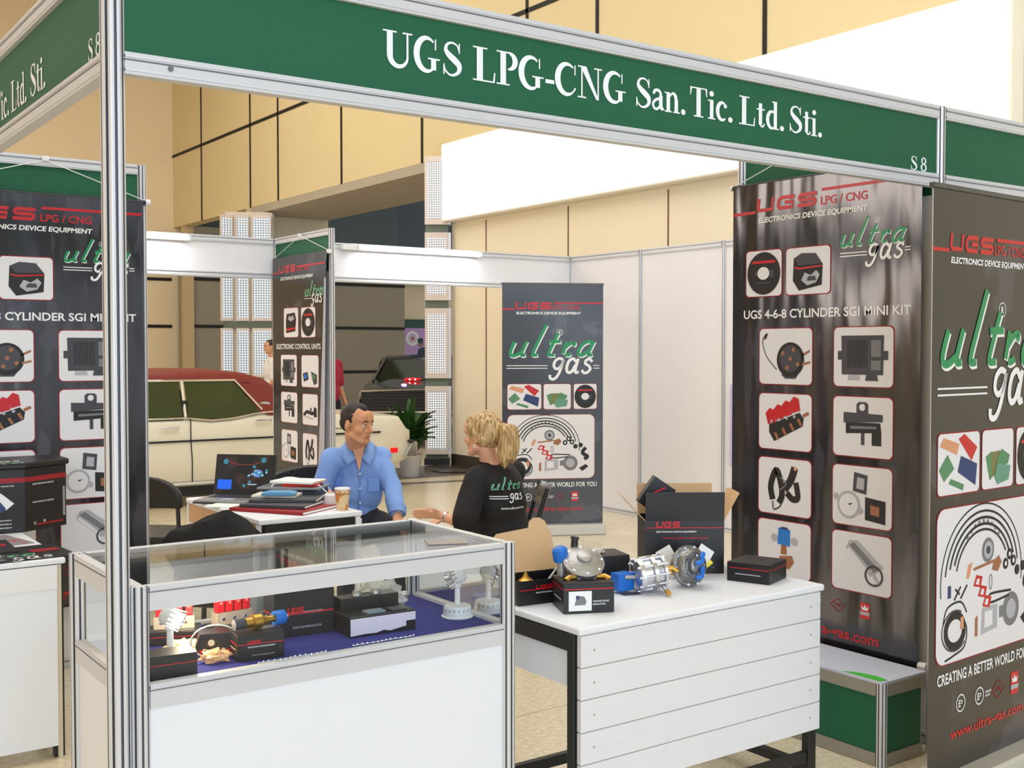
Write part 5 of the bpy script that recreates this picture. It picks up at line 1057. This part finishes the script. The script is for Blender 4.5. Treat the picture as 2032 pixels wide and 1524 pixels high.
# seated man; local frame: x = to the right in the picture, -y = towards the viewer
def man():
    t = thing('person', 'seated person with short dark hair in a light blue shirt leaning forward beside the desk', 'person', (2.214, 3.097, 0), -.6187)
    h = Head((0, -.06, 1.075), .98, .10, .955)
    b = MB(); head_volumes(b, h, skin)
    capsule(b, h.p(0, -.02, -.07), (-.012, .045, .92), .052, .058, skin)
    capsule(b, (-.012, .045, .93), (-.01, .08, .80), .06, .085, skin)
    for c, r in (((-.01, .09, .74), (.11, .07, .16)), ((-.035, .09, .56), (.085, .075, .12))): b.ball(c, r, skin, 18)
    capsule(b, (-.145, .0, .865), (-.215, -.02, .66), .045, .038, skin); capsule(b, (-.215, -.02, .66), (-.15, -.20, .715), .036, .026, skin); capsule(b, (-.12, .03, .865), (.10, .10, .865), .045, .045, skin)
    hand(b, (-.15, -.20, .722), (.35, -1, -.05), (0, 0, -1), skin, .5, -1, .95)
    capsule(b, (.12, .10, .875), (.195, .0, .70), .045, .038, skin); capsule(b, (.195, .0, .70), (.225, -.16, .575), .036, .025, skin)
    hand(b, (.225, -.16, .575), (.25, -.85, -.42), (0, -.4, -1), skin, .5, 1, .95)
    for s, kx, ky, fx, fy in ((-1, -.02, -.30, .0, -.30), (1, .20, -.24, .24, -.30)):
        capsule(b, (.02 + s * .07, .09, .49), (kx, ky, .47), .08, .06, skin); capsule(b, (kx, ky, .47), (fx, fy, .08), .055, .04, skin); capsule(b, (fx, fy + .04, .045), (fx + .03, fy - .12, .035), .035, .03, skin)
    def pk(c):
        l, f, u = h.inv(c); return 1 if (f > .084 and abs(l) < .027 and -.081 < u < -.056) else 0
    sculpt(b, 'body', t, .0062, 3, mats=[skin, lip], pick=pk)
    face_parts(h, t, hairk)
    short_hair(t, h)
    b = MB()                                                                  # shirt: torso, yoke, sleeves
    for c, r in (((-.0, .085, .81), (.15, .112, .13)), ((-.015, .075, .70), (.14, .11, .15)), ((-.035, .085, .585), (.118, .11, .12))): b.ball(c, r, shirtb, 24)
    capsule(b, (-.135, .005, .872), (.105, .105, .872), .063, .063, shirtb); capsule(b, (-.06, .035, .905), (.04, .07, .905), .055, .055, shirtb); capsule(b, (-.012, .03, .90), (-.012, .045, .93), .062, .058, shirtb)
    capsule(b, (-.15, .0, .872), (-.215, -.02, .675), .064, .055, shirtb); capsule(b, (-.215, -.02, .675), (-.168, -.14, .70), .054, .042, shirtb)
    capsule(b, (.10, .10, .87), (.185, .0, .705), .058, .052, shirtb); capsule(b, (.185, .0, .705), (.218, -.12, .605), .05, .044, shirtb)
    sculpt(b, 'shirt', t, .0085, 3, .0055, 11, wst=(1, 1, .55))
    b = MB(); b.tube([(.2235, -.115, .622), (.225, -.14, .59)], [.050, .047], shirtb, 18); b.build('rolled_cuff', t, True)
    b = MB()                                                                  # collar with two points and an open neck
    cy = Vector((-.006, .022, .955)); 
    for s in (-1, 1):
        a = [(-.01, .105, .975), (s * .05 - .01, .085, .978), (s * .062 - .01, .035, .972), (s * .045, -.015, .945), (s * .008 + .008, -.045, .895)]
        lo = [(-.01, .13, .94), (s * .085 - .01, .105, .935), (s * .1 - .01, .03, .925), (s * .085, -.05, .89), (s * .058 + .008, -.075, .848)]
        a = spline(a, 4); lo = spline(lo, 4); n = len(a)
        b.add([tuple(p) for p in a + lo], [(i, i + 1, n + i + 1, n + i) for i in range(n - 1)], shirtb)
    b.build('collar', t, True, solid=.005)
    b = MB(); b.add([(-.03, -.042, .945), (.035, -.036, .945), (.01, -.066, .815)], [(0, 2, 1)], skin); b.build('open_neck_skin', t)
    b = MB(); b.tube([(.013, -.052, .84), (.012, -.05, .76), (.008, -.048, .66), (.0, -.04, .58)], .0035, mat('shirt placket shade', (104, 136, 200), .8), 6)
    b.build('placket', t, True)
    for z in (.80, .72, .64, .575): b = MB(); b.cyl((.012, -.045, z), (.012, -.056, z), .005, whitep, n=10); b.build('button', t, True)
    b = MB(); b.add([(.055, -.037, .775), (.115, -.012, .775), (.112, -.014, .70), (.055, -.04, .70)], [(0, 3, 2, 1)], mat('pocket cloth', (116, 150, 214), .8)); b.build('breast_pocket', t, solid=.004)
    b = MB(); capsule(b, (.0, .085, .50), (0, .085, .51), .125, .12, navy)
    for s, kx, ky, fx, fy in ((-1, -.02, -.30, .0, -.30), (1, .20, -.24, .24, -.30)): capsule(b, (.02 + s * .07, .09, .49), (kx, ky, .47), .09, .072, navy); capsule(b, (kx, ky, .47), (fx, fy, .1), .068, .052, navy)
    sculpt(b, 'trousers', t, .012, 4, .004, 12)
    for fx, fy in ((0, -.30), (.24, -.30)): b = MB(); capsule(b, (fx, fy + .04, .045), (fx + .03, fy - .12, .04), .043, .04, leather); b.build('shoe', t, True)
    b = MB(); wv = Vector((.02, -.83, -.30)).normalized(); b.lathe([(.0262, -.004), (.029, -.004), (.029, .004), (.0262, .004)], chrome, o=(.2245, -.150, .584), axis=wv, n=20); b.ball((.2255, -.158, .611), (.013, .013, .006), chrome, 12); b.build('wristwatch', t, True)
man()
def woman():
    t = thing('person', 'seated person with a blond ponytail in a black t-shirt, seen from behind', 'person', (2.518, 2.204, 0), -.6187)
    fx = Vector((-.80, .60, 0)); sd = Vector((.60, .80, 0))                   # facing direction; her right side
    h = Head((-.070, -.01, 1.052), -2.16, .05, .97)
    b = MB(); head_volumes(b, h, skin2, True)
    capsule(b, h.p(0, -.02, -.07), (-.03, -.0, .90), .045, .05, skin2)
    capsule(b, (-.028, .0, .90), (-.0, .0, .78), .06, .10, skin2)
    b.ball((.01, .0, .72), (.12, .12, .18), skin2, 18); b.ball((.03, -.0, .52), (.13, .13, .12), skin2, 18)
    capsule(b, (-.10, -.10, .84), (-.15, -.20, .63), .04, .034, skin2); capsule(b, (-.15, -.20, .63), (-.262, -.16, .665), .033, .023, skin2); capsule(b, (-.09, -.09, .85), (.08, .13, .86), .045, .045, skin2)
    hand(b, (-.262, -.16, .665), (-.95, .15, .12), (-.05, -.75, -.65), skin2, .42, 1, .92)
    capsule(b, (.09, .14, .85), (-.02, .24, .64), .04, .034, skin2); capsule(b, (-.02, .24, .64), (-.2, .1, .61), .033, .023, skin2)
    hand(b, (-.2, .1, .61), (-.9, -.35, .05), (0, 0, -1), skin2, .5, -1, .92)
    for s in (-1, 1):
        k = Vector((.03, 0, .46)) + sd * s * .08 + fx * .42; capsule(b, Vector((.03, 0, .48)) + sd * s * .07, k, .085, .06, skin2); f_ = k + fx * .05; f_.z = .08; capsule(b, k, f_, .055, .04, skin2)
    def pk(c):
        l, f, u = h.inv(c); return 1 if (f > .084 and abs(l) < .027 and -.081 < u < -.056) else 0
    sculpt(b, 'body', t, .0062, 3, mats=[skin2, lip], pick=pk)
    face_parts(h, t, mat('fair brow', (150, 116, 76), .6))
    b = MB(); E = lambda l, f, u, a, c, d: b.ball(h.p(l, f, u), (a, c, d), blond, 22, h.R)
    E(0, -.024, .04, .078, .088, .085); E(0, -.05, -.0, .072, .07, .07); E(0, .035, .075, .06, .045, .035)
    for s in (-1, 1): capsule(b, h.p(s * .062, .03, .045), h.p(s * .062, -.05, -.03), .02, .026, blond); capsule(b, h.p(s * .066, .036, .04), h.p(s * .071, .03, -.045), .008, .004, blond)
    E(0, -.115, .03, .034, .03, .034)
    rr = random.Random(3)
    for k in range(26):
        a = rr.uniform(-1, 1); bq = rr.uniform(-1, 1); p0 = h.p(a * .018, -.125, .035 + bq * .016); p1 = h.p(a * .05, -.165 - .01 * bq, .01 + bq * .02); p2 = h.p(a * .058 + .01, -.165 + rr.uniform(-.02, .02), -.08 + bq * .025); p3 = h.p(a * .045 + .008, -.145 + rr.uniform(-.02, .02), -.155 + rr.uniform(-.03, .02))
        q = spline([tuple(p0), tuple(p1), tuple(p2), tuple(p3)], 5); n = len(q); b.tube(q, [.008 + .008 * math.sin(PI * min(1, i / (n - 1) * 1.1 + .05)) * (1 if i < n * .7 else .7) - (.006 if i > n - 3 else 0) for i in range(n)], blond, 7)
    capsule(b, h.p(-.05, -.03, -.05), h.p(-.055, -.02, -.13), .01, .003, blond)
    sculpt(b, 'hair', t, .0045, 2, .0012, 30, wst=(1, 1, .2))
    b = MB(); b.lathe([(.024, -.006), (.031, -.006), (.031, .006), (.024, .006)], mat('hair band', (120, 92, 60), .6), o=h.p(0, -.128, .034), axis=(h.p(0, -1, .1) - h.c), n=16); b.build('hair_band', t, True)
    b = MB(); b.ball(h.p(.079, -.004, -.05), .0055, mat('pearl', (235, 228, 206), .2), 10); b.ball(h.p(.079, -.004, -.062), .0045, mat('pearl', (235, 228, 206), .2), 10); b.build('earring', t, True)
    b = MB()
    for c, r in (((.0, .01, .80), (.135, .16, .11)), ((.015, .0, .70), (.135, .155, .16)), ((.03, -.0, .57), (.145, .155, .13)), ((.03, .0, .49), (.15, .16, .10))): b.ball(c, r, tee, 24)
    capsule(b, (-.085, -.085, .85), (.075, .125, .86), .058, .058, tee); capsule(b, (-.035, .0, .89), (-.015, .02, .89), .058, .05, tee)
    capsule(b, (-.098, -.10, .845), (-.15, -.19, .655), .062, .066, tee); capsule(b, (.09, .14, .85), (.01, .22, .70), .06, .06, tee)
    so = sculpt(b, 't_shirt', t, .009, 4, .0045, 10, wst=(1, 1, .5))
    # lettering wrapped on the back of the shirt
    me = so.data; from mathutils.bvhtree import BVHTree
    bv = BVHTree.FromPolygons([v.co for v in me.vertices], [tuple(p.vertices) for p in me.polygons])
    L = MB(); u = .165; 
    logo_ultra(L, -.085, .075, u, 0); logo_gas(L, -.005, .018, .085, 0); [L.rib([(-.085 + .0075 * i, z) for i in range(11)], .004, 0, ink_w) for z in (.038, .027)]
    text(L, 'www.ultra-gas.com', -.05, -.025, .085, -.012, 0, ink_w)
    nb = Vector((.62, -.78, 0)); xb = Vector((.78, .62, 0)); o0 = Vector((-.012, -.03, .72))
    ok = []
    for i, v in enumerate(L.v):
        p = o0 + xb * v[0] + Vector((0, 0, v[2])) + nb * .5; hit = bv.ray_cast(p, -nb); layer = -v[1]
        q = (hit[0] + nb * (.003 + layer)) if hit[0] else (p - nb * .4); L.v[i] = tuple(q)
    L.build('back_lettering', t)
    b = MB(); capsule(b, (.03, 0, .47), (.03, 0, .48), .14, .135, navy)
    for s in (-1, 1):
        k = Vector((.03, 0, .46)) + sd * s * .08 + fx * .42; capsule(b, Vector((.03, 0, .48)) + sd * s * .07, k, .095, .072, navy); f_ = k + fx * .05; f_.z = .1; capsule(b, k, f_, .066, .05, navy)
        c = MB(); capsule(c, f_ + Vector((0, 0, -.055)), f_ + fx * .13 + Vector((0, 0, -.06)), .042, .038, leather); c.build('shoe', t, True)
    sculpt(b, 'trousers', t, .012, 4, .004, 12)
    b = MB(); b.lathe([(.0245, -.005), (.0275, -.005), (.0275, .005), (.0245, .005)], chrome, o=(-.248, -.165, .661), axis=(-1, .36, .3), n=18); b.build('wristwatch', t, True)
woman()
t = thing('black_chair', 'black tubular chair carrying the seated person in the black t-shirt', 'chair', (2.50, 2.215, 0), -.6187 + .06)
b = MB(); b.bb(-.25, .15, -.2, .2, .385, .41, leather); b.build('seat', t, True, bevel=.01)
for s in (-1, 1):
    b = MB(); b.tube(spline([(.21, s * .2, .012), (.17, s * .2, .40), (.17, s * .2, .48), (.262, s * .19, .80)], 5), .012, blackm); b.build('leg', t, True)
    b = MB(); b.tube([(-.2, s * .2, .012), (-.19, s * .2, .40)], .012, blackm); b.build('leg', t, True)
b = MB(); n = 10
vs = []
for i in range(n + 1):
    y = -.185 + .37 * i / n; bow = .03 * math.cos(PI * (i / n - .5)); vs += [(.225 + bow, y, .69), (.262 + bow, y, .80)]
b.add(vs, [(2 * i, 2 * i + 2, 2 * i + 3, 2 * i + 1) for i in range(n)], mat('black moulded plastic', (34, 34, 36), .3)); b.build('backrest', t, True, solid=.016)
# distant people
def stander(label, loc, rz, top, face, shirt2=None, s=.95):
    t = thing('person', label, 'person', loc, rz); h = Head((0, 0, 1.60 * s), 0, .05, .97 * s)
    b = MB(); head_volumes(b, h, skin); capsule(b, h.p(0, -.02, -.07), (0, .02, 1.42 * s), .05, .055, skin)
    b.ball((0, .02, 1.2 * s), (.15, .1, .22), skin, 16); b.ball((0, .02, .95 * s), (.14, .1, .14), skin, 16)
    for q in (-1, 1):
        capsule(b, (q * .17, .02, 1.36 * s), (q * .21, .02, 1.08 * s), .045, .038, skin); capsule(b, (q * .21, .02, 1.08 * s), (q * .2, -.08, .86 * s), .035, .025, skin); hand(b, (q * .2, -.08, .86 * s), (0, -.2, -1), (-q, 0, 0), skin, .4, q, .95)
        capsule(b, (q * .08, .02, .88 * s), (q * .09, .0, .48 * s), .08, .055, skin); capsule(b, (q * .09, 0, .48 * s), (q * .09, .02, .08), .05, .04, skin); capsule(b, (q * .09, .03, .05), (q * .1, -.12, .04), .04, .035, skin)
    sculpt(b, 'body', t, .012, 3, mats=[skin])
    face_parts(h, t, hairk)
    short_hair(t, h, .009)
    b = MB(); b.ball((0, .02, 1.22 * s), (.18, .13, .22), top, 18); b.ball((0, .02, 1.0 * s), (.165, .125, .16), top, 18); capsule(b, (-.15, .02, 1.37 * s), (.15, .02, 1.37 * s), .065, .065, top)
    for q in (-1, 1): capsule(b, (q * .17, .02, 1.36 * s), (q * .205, .02, 1.12 * s), .062, .055, top)
    sculpt(b, 'shirt', t, .014, 3, .004, 10)
    b = MB()
    for q in (-1, 1): capsule(b, (q * .08, .02, .86 * s), (q * .09, .0, .48 * s), .1, .075, navy); capsule(b, (q * .09, 0, .48 * s), (q * .09, .02, .1), .07, .055, navy)
    sculpt(b, 'trousers', t, .015, 3)
    return t
stander('standing person with short dark hair in a white shirt beyond the car roof', (6.2, 13.5, 0), -.6187 - 1.25, mat('white shirt cloth', (226, 222, 218), .8), 0)
stander('person in a red shirt mostly hidden behind the post of the middle banner', (5.55, 10.2, 0), -.6187 + 1.0, mat('crimson shirt cloth', (176, 34, 60), .8), 0)
# ------------------------------------------------------------------ cars
def loft(b, secs, m, close=True):
    n = len(secs[0]); vs = [p for s in secs for p in s]; fs = []
    for i in range(len(secs) - 1):
        for k in range(n - 1): fs.append((i * n + k, i * n + k + 1, (i + 1) * n + k + 1, (i + 1) * n + k))
    fs.append(tuple(range(n))[::-1]); fs.append(tuple((len(secs) - 1) * n + k for k in range(n)))
    b.add(vs, fs, m)
carw = mat('ivory car paint', (232, 226, 206), .3, 0, .01, 1, coat=.3); mar = mat('maroon vinyl roof', (120, 26, 18), .45, 0, .12, 40, bump=.2, bs=120)
cglass = mat('green tinted car glass', (58, 66, 34), .12, 0, .2, 1.4, spec=.5); rub = mat('black rubber', (22, 22, 24), .6)
def wheel(t, x, y, r=.33, s=-1):
    b = MB(); b.lathe([(r * .55, -.09), (r * .9, -.1), (r, -.06), (r, .06), (r * .9, .1), (r * .55, .09)], rub, o=(x, y, r), axis=(0, 1, 0), n=32); w_ = b.build('tyre', t, True)
    b = MB(); b.lathe([(0, .0), (r * .2, .02), (r * .5, .0), (r * .58, -.03)], chrome, o=(x, y + s * .07, r), axis=(0, s, 0), n=24); b.build('hubcap', w_, True)
# side faces -y; x runs from the nose (0) to the tail (5.45)
t = thing('saloon_car', 'long ivory saloon car with a maroon vinyl roof parked beyond the stall', 'car', (0, 7.9, 0))
def belt(x): return .80 + .06 * math.exp(-((x - 3.75) / .28) ** 2) + .035 * min(1, max(0, (x - 3.75) / .3)) - .065 * max(0, (x - 4.4) / 1.0) ** 1.2 + (.03 if x < 3.2 else 0)
WID = 1.86
def csec(x):
    z = belt(x); k = 0
    if x < .25: k = (.25 - x) * .5
    if x > 5.25: k = (x - 5.25) * .55; z -= (x - 5.25) * .9
    zb = .18 + (max(0, x - 4.9) * .28); y0 = .02 + k
    side = [(x, y0 + .07, zb), (x, y0 + .012, zb + .07), (x, y0, .45), (x, y0 + .004, .62), (x, y0 + .02, z - .05), (x, y0 + .06, z - .008), (x, y0 + .25, z + .005)]
    other = [(p[0], WID - p[1], p[2]) for p in side[::-1]]
    return side + [(x, WID / 2, z + .015)] + other + [side[0]]
b = MB(); loft(b, [csec(x) for x in [0, .08, .25, .6, 1.2, 1.8, 2.2, 2.6, 2.95, 3.2, 3.4, 3.55, 3.7, 3.8, 3.95, 4.2, 4.4, 4.8, 5.1, 5.25, 5.33, 5.4]], carw); b.build('car_body', t, True)
def rsec(x, z): return [(x, .10 + .16 * (z - .82) , .80), (x, .19, z - .09), (x, .24, z - .035), (x, .36, z), (x, WID / 2, z + .015), (x, WID - .36, z), (x, WID - .24, z - .035), (x, WID - .19, z - .09), (x, WID - .10, .80)]
b = MB()
top = [(1.75, 1.16), (1.9, 1.225), (2.2, 1.255), (2.6, 1.27), (3.0, 1.285), (3.4, 1.275), (3.62, 1.255), (3.82, 1.20), (4.0, 1.08), (4.2, .90)]
secs = []
for x, z in top: secs.append([(x, .19, z - .10), (x, .21, z - .06), (x, .26, z - .02), (x, .38, z), (x, WID / 2, z + .012), (x, WID - .38, z), (x, WID - .26, z - .02), (x, WID - .21, z - .06), (x, WID - .19, z - .10)])
loft(b, secs, mar)
b.add([(3.49, .185, 1.165), (3.84, .185, 1.12), (4.25, .16, .84), (4.2, .045, .80), (3.78, .045, .84), (3.71, .06, .86)], [(0, 5, 4, 3, 2, 1)], mar)
b.add([(3.49, WID - .185, 1.165), (3.84, WID - .185, 1.12), (4.2, WID - .1, .80), (3.70, WID - .085, .885)], [(0, 1, 2, 3)], mar); b.build('vinyl_roof', t, True)
gz = lambda x0, x1, x2, x3, z1: [(x0, .062, belt(x0) - .012), (x1, .062, belt(x1) - .012), (x2, .185, z1), (x3, .185, z1)]
b = MB(); b.add(gz(1.95, 2.93, 2.93, 2.25, 1.175), [(0, 1, 2, 3)], cglass); b.add([(2.98, .062, .825), (3.4, .062, .82), (3.71, .062, .86), (3.47, .185, 1.172), (2.98, .185, 1.175)], [(0, 1, 2, 3, 4)], cglass); b.build('side_window', t)
b = MB(); b.add([(1.6, .3, .86), (1.6, WID - .3, .86), (1.95, WID - .35, 1.19), (1.95, .35, 1.19)], [(0, 1, 2, 3)], cglass); b.build('windscreen', t)
b = MB(); b.add([(x, WID - y, z) for x, y, z in gz(1.95, 3.6, 3.4, 2.25, 1.175)], [(3, 2, 1, 0)], cglass); b.build('far_window', t)
b = MB(); b.tube([(1.95, .08, .845), (2.3, .18, 1.185), (2.94, .18, 1.186), (3.48, .18, 1.183), (3.72, .075, .895)], .011, chrome, 8); b.tube([(x, .06, belt(x) + .006) for x in (1.9, 2.6, 2.95, 3.2, 3.4, 3.5, 3.6, 3.7, 3.8, 3.95)], .010, chrome, 8); b.build('chrome_trim', t, True)
b = MB(); b.bb(2.925, 2.985, .10, .13, .84, 1.0, rub); b.tube([(2.955, .075, .845), (2.955, .18, 1.18)], .014, carw, 8); b.build('door_pillar', t)
b = MB(); b.bb(.3, 5.0, .008, .018, .615, .632, rub); b.build('side_moulding', t)
b = MB(); b.tube([(2.99, .035, .83), (2.985, .018, .62), (2.995, .014, .45), (3.0, .03, .22)], .005, rub, 6); b.tube([(3.95, .03, .80), (3.93, .015, .5), (3.9, .03, .22)], .004, rub, 6); b.tube([(4.55, .03, .80), (4.62, .03, .80), (4.64, .025, .78), (4.64, .025, .70), (4.62, .025, .68), (4.45, .025, .68)], .003, rub, 6); b.build('door_gap', t)
b = MB(); b.bb(.9, 4.0, .012, .03, .215, .235, chrome); b.bb(.9, 4.4, .06, .3, .10, .19, rub); b.build('sill', t)
for x, z in ((2.80, .755), (3.72, .795)): b = MB(); b.bb(x - .1, x + .02, -.008, .012, z - .008, z + .008, chrome); b.cyl((x + .05, .018, z), (x + .05, -.012, z), .018, chrome); b.build('door_handle', t, True, bevel=.003)
b = MB(); b.add([(3.66 + .055 * math.cos(a) + .1, .105 - .004, .95 + .02 * math.sin(a)) for a in [2 * PI * k / 16 for k in range(16)]], [tuple(range(16))], chrome); b.build('roof_badge', t)
b = MB(); b.bb(5.12, 5.2, .004, .02, .40, .45, mat('red marker lens', (230, 20, 24), .3, emit=.5)); b.build('side_marker', t)
b = MB(); b.prism([(0, 0), (.0, .0), (.14, 0), (.14, .16), (.09, .17), (.0, .02)][1:], 0, WID, chrome); 
for i, v in enumerate(b.v): b.v[i] = (v[0] + 5.30, v[1], v[2] + .34)
b.bb(5.36, 5.44, -.0, WID, .50, .52, blackm); b.build('rear_bumper', t, bevel=.01)
for x in (.95, 4.35): wheel(t, x, .13); wheel(t, x, WID - .13, s=1)
# black car seen from the front
t = thing('black_car', 'black car with a chrome edged full width grille facing the stall, far behind', 'car', (7.98, 12.17, 0), -.6187 + .05)
bk = mat('black car paint', (16, 18, 15), .12, 0, .1, 2, coat=.6)
def bs(y, z, hw, zb=.2): return [(-hw + .05, y, zb), (-hw, y, zb + .12), (-hw, y, z - .14), (-hw + .06, y, z - .02), (-hw * .5, y, z + .03), (0, y, z + .01), (hw * .5, y, z + .03), (hw - .06, y, z - .02), (hw, y, z - .14), (hw, y, zb + .12), (hw - .05, y, zb), (-hw + .05, y, zb)]
b = MB(); loft(b, [bs(0, .84, .88, .3), bs(.15, .86, .92), bs(1.0, .93, .93), (bs(1.6, .97, .93)), bs(2.6, 1.0, .93), bs(3.6, 1.0, .93), bs(4.9, .95, .9)][::-1], bk); b.build('car_body', t, True)
def cs(y, z, hw): return [(-hw, y, .9), (-hw + .1, y, z - .05), (-hw + .2, y, z), (0, y, z + .02), (hw - .2, y, z), (hw - .1, y, z - .05), (hw, y, .9)]
b = MB(); loft(b, [cs(2.05, 1.33, .80), cs(2.3, 1.38, .80), cs(3.0, 1.36, .80), cs(3.6, 1.2, .82)][::-1], bk); b.build('cabin', t, True)
b = MB(); b.add([(-.72, 1.62, .99), (.72, 1.62, .99), (.58, 2.03, 1.31), (-.58, 2.03, 1.31)], [(0, 1, 2, 3)], mat('dark green glass', (30, 38, 26), .08)); b.tube([(-.78, 1.58, .97), (-.62, 2.03, 1.33)], .02, bk); b.tube([(.78, 1.58, .97), (.62, 2.03, 1.33)], .02, bk); b.build('windscreen', t)
b = MB(); b.box((.02, 1.75, 1.08), (.2, .01, .12), mat('beige notice', (170, 156, 130), .6), rot=Matrix.Rotation(-.9, 3, 'X')); b.build('notice', t)
b = MB(); b.tube([(-.86, -.02, .80), (-.84, -.03, .86), (0, -.04, .885), (.84, -.03, .86), (.86, -.02, .80)], .014, chrome, 8); b.tube([(-.84, -.03, .55), (0, -.05, .545), (.84, -.03, .55)], .018, chrome, 8); b.build('grille_trim', t, True)
b = MB(); b.bb(-.84, .84, -.025, -.004, .57, .84, rub)
for k in range(5): b.bb(-.8, .8, -.03, -.026, .60 + k * .05, .605 + k * .05, ink_dg)
b.build('grille', t)
b = MB(); b.prism([(-.9, 0), (.9, 0), (.9, .12), (-.9, .12)], -.16, -.04, chrome)
for i, v in enumerate(b.v): b.v[i] = (v[0], v[1], v[2] + .36)
b.build('front_bumper', t, bevel=.02)
rd = mat('red roof lamp', (200, 20, 30), .3, emit=.8)
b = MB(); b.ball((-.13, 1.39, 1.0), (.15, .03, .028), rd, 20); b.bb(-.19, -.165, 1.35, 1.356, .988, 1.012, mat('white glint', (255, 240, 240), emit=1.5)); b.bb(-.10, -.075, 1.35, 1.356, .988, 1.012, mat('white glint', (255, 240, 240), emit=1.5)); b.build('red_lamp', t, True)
b = MB(); b.ball((-.24, .7, .935), (.045, .04, .016), mat('violet lamp', (190, 150, 255), .3, emit=3)); b.build('violet_lamp', t, True)
for x in (-.8, .8):
    for y in (1.0, 3.8):
        b = MB(); b.lathe([(.18, -.1), (.31, -.1), (.33, -.06), (.33, .06), (.31, .1), (.18, .1)], rub, o=(x, y, .33), axis=(1, 0, 0), n=28); b.build('tyre', t, True)
# ------------------------------------------------------------------ plant
t = thing('potted_plant', 'leafy green plant in a white pot between the ivory car and the light column', 'plant', (5.985, 8.99, 0))
b = MB(); b.lathe([(0, 0), (.10, 0), (.14, .24), (.15, .26), (.13, .26), (.12, .22), (0, .22)], mat('pale pot', (206, 204, 208), .4), n=28); b.build('pot', t, True)
leaf = mat('plant leaf', (44, 84, 34), .45, 0, .3, 20, spec=.4); rr = random.Random(5); b = MB()
for k in range(95):
    a = rr.uniform(0, 2 * PI); L_ = rr.uniform(.28, .56); up_ = rr.uniform(.7, 1.45); o = Vector((rr.uniform(-.05, .05), rr.uniform(-.05, .05), .22)); d = Vector((math.cos(a), math.sin(a), 0)); sd = Vector((-d.y, d.x, 0)); n = 7; vs = []
    for i in range(n + 1):
        s = i / n; p = o + d * (L_ * .6 * s ** 1.4) + Vector((0, 0, L_ * up_ * (s * 1.5 - .75 * s * s * (1.6 - up_ * .6)))); w_ = .042 * math.sin(PI * min(1, s * .9 + .08)) ** .8; vs += [p + sd * w_ + Vector((0, 0, .012)), p, p - sd * w_ + Vector((0, 0, .012))]
    b.add(vs, [f for i in range(n) for f in ((3 * i, 3 * i + 3, 3 * i + 4, 3 * i + 1), (3 * i + 1, 3 * i + 4, 3 * i + 5, 3 * i + 2))], leaf)
b.build('foliage', t, True)
b = MB(); b.lathe([(0, 0), (.3, 0), (.31, .01), (.3, .02), (0, .025)], mat('dark floor base', (44, 40, 36), .35), n=36); tag(b.build('round_plate', None, True, loc=(6.75, 9.2, .001)), 'flat dark round base on the floor before the light column', 'base plate')
b = MB(); b.tube(spline([(6.9, 9.1, .01), (6.7, 8.9, .01), (6.8, 8.5, .01), (6.4, 8.0, .01), (6.1, 7.6, .01)], 6), .012, rub, 6); tag(b.build('floor_cable', None, True), 'black cable snaking across the floor from the light column', 'cable')
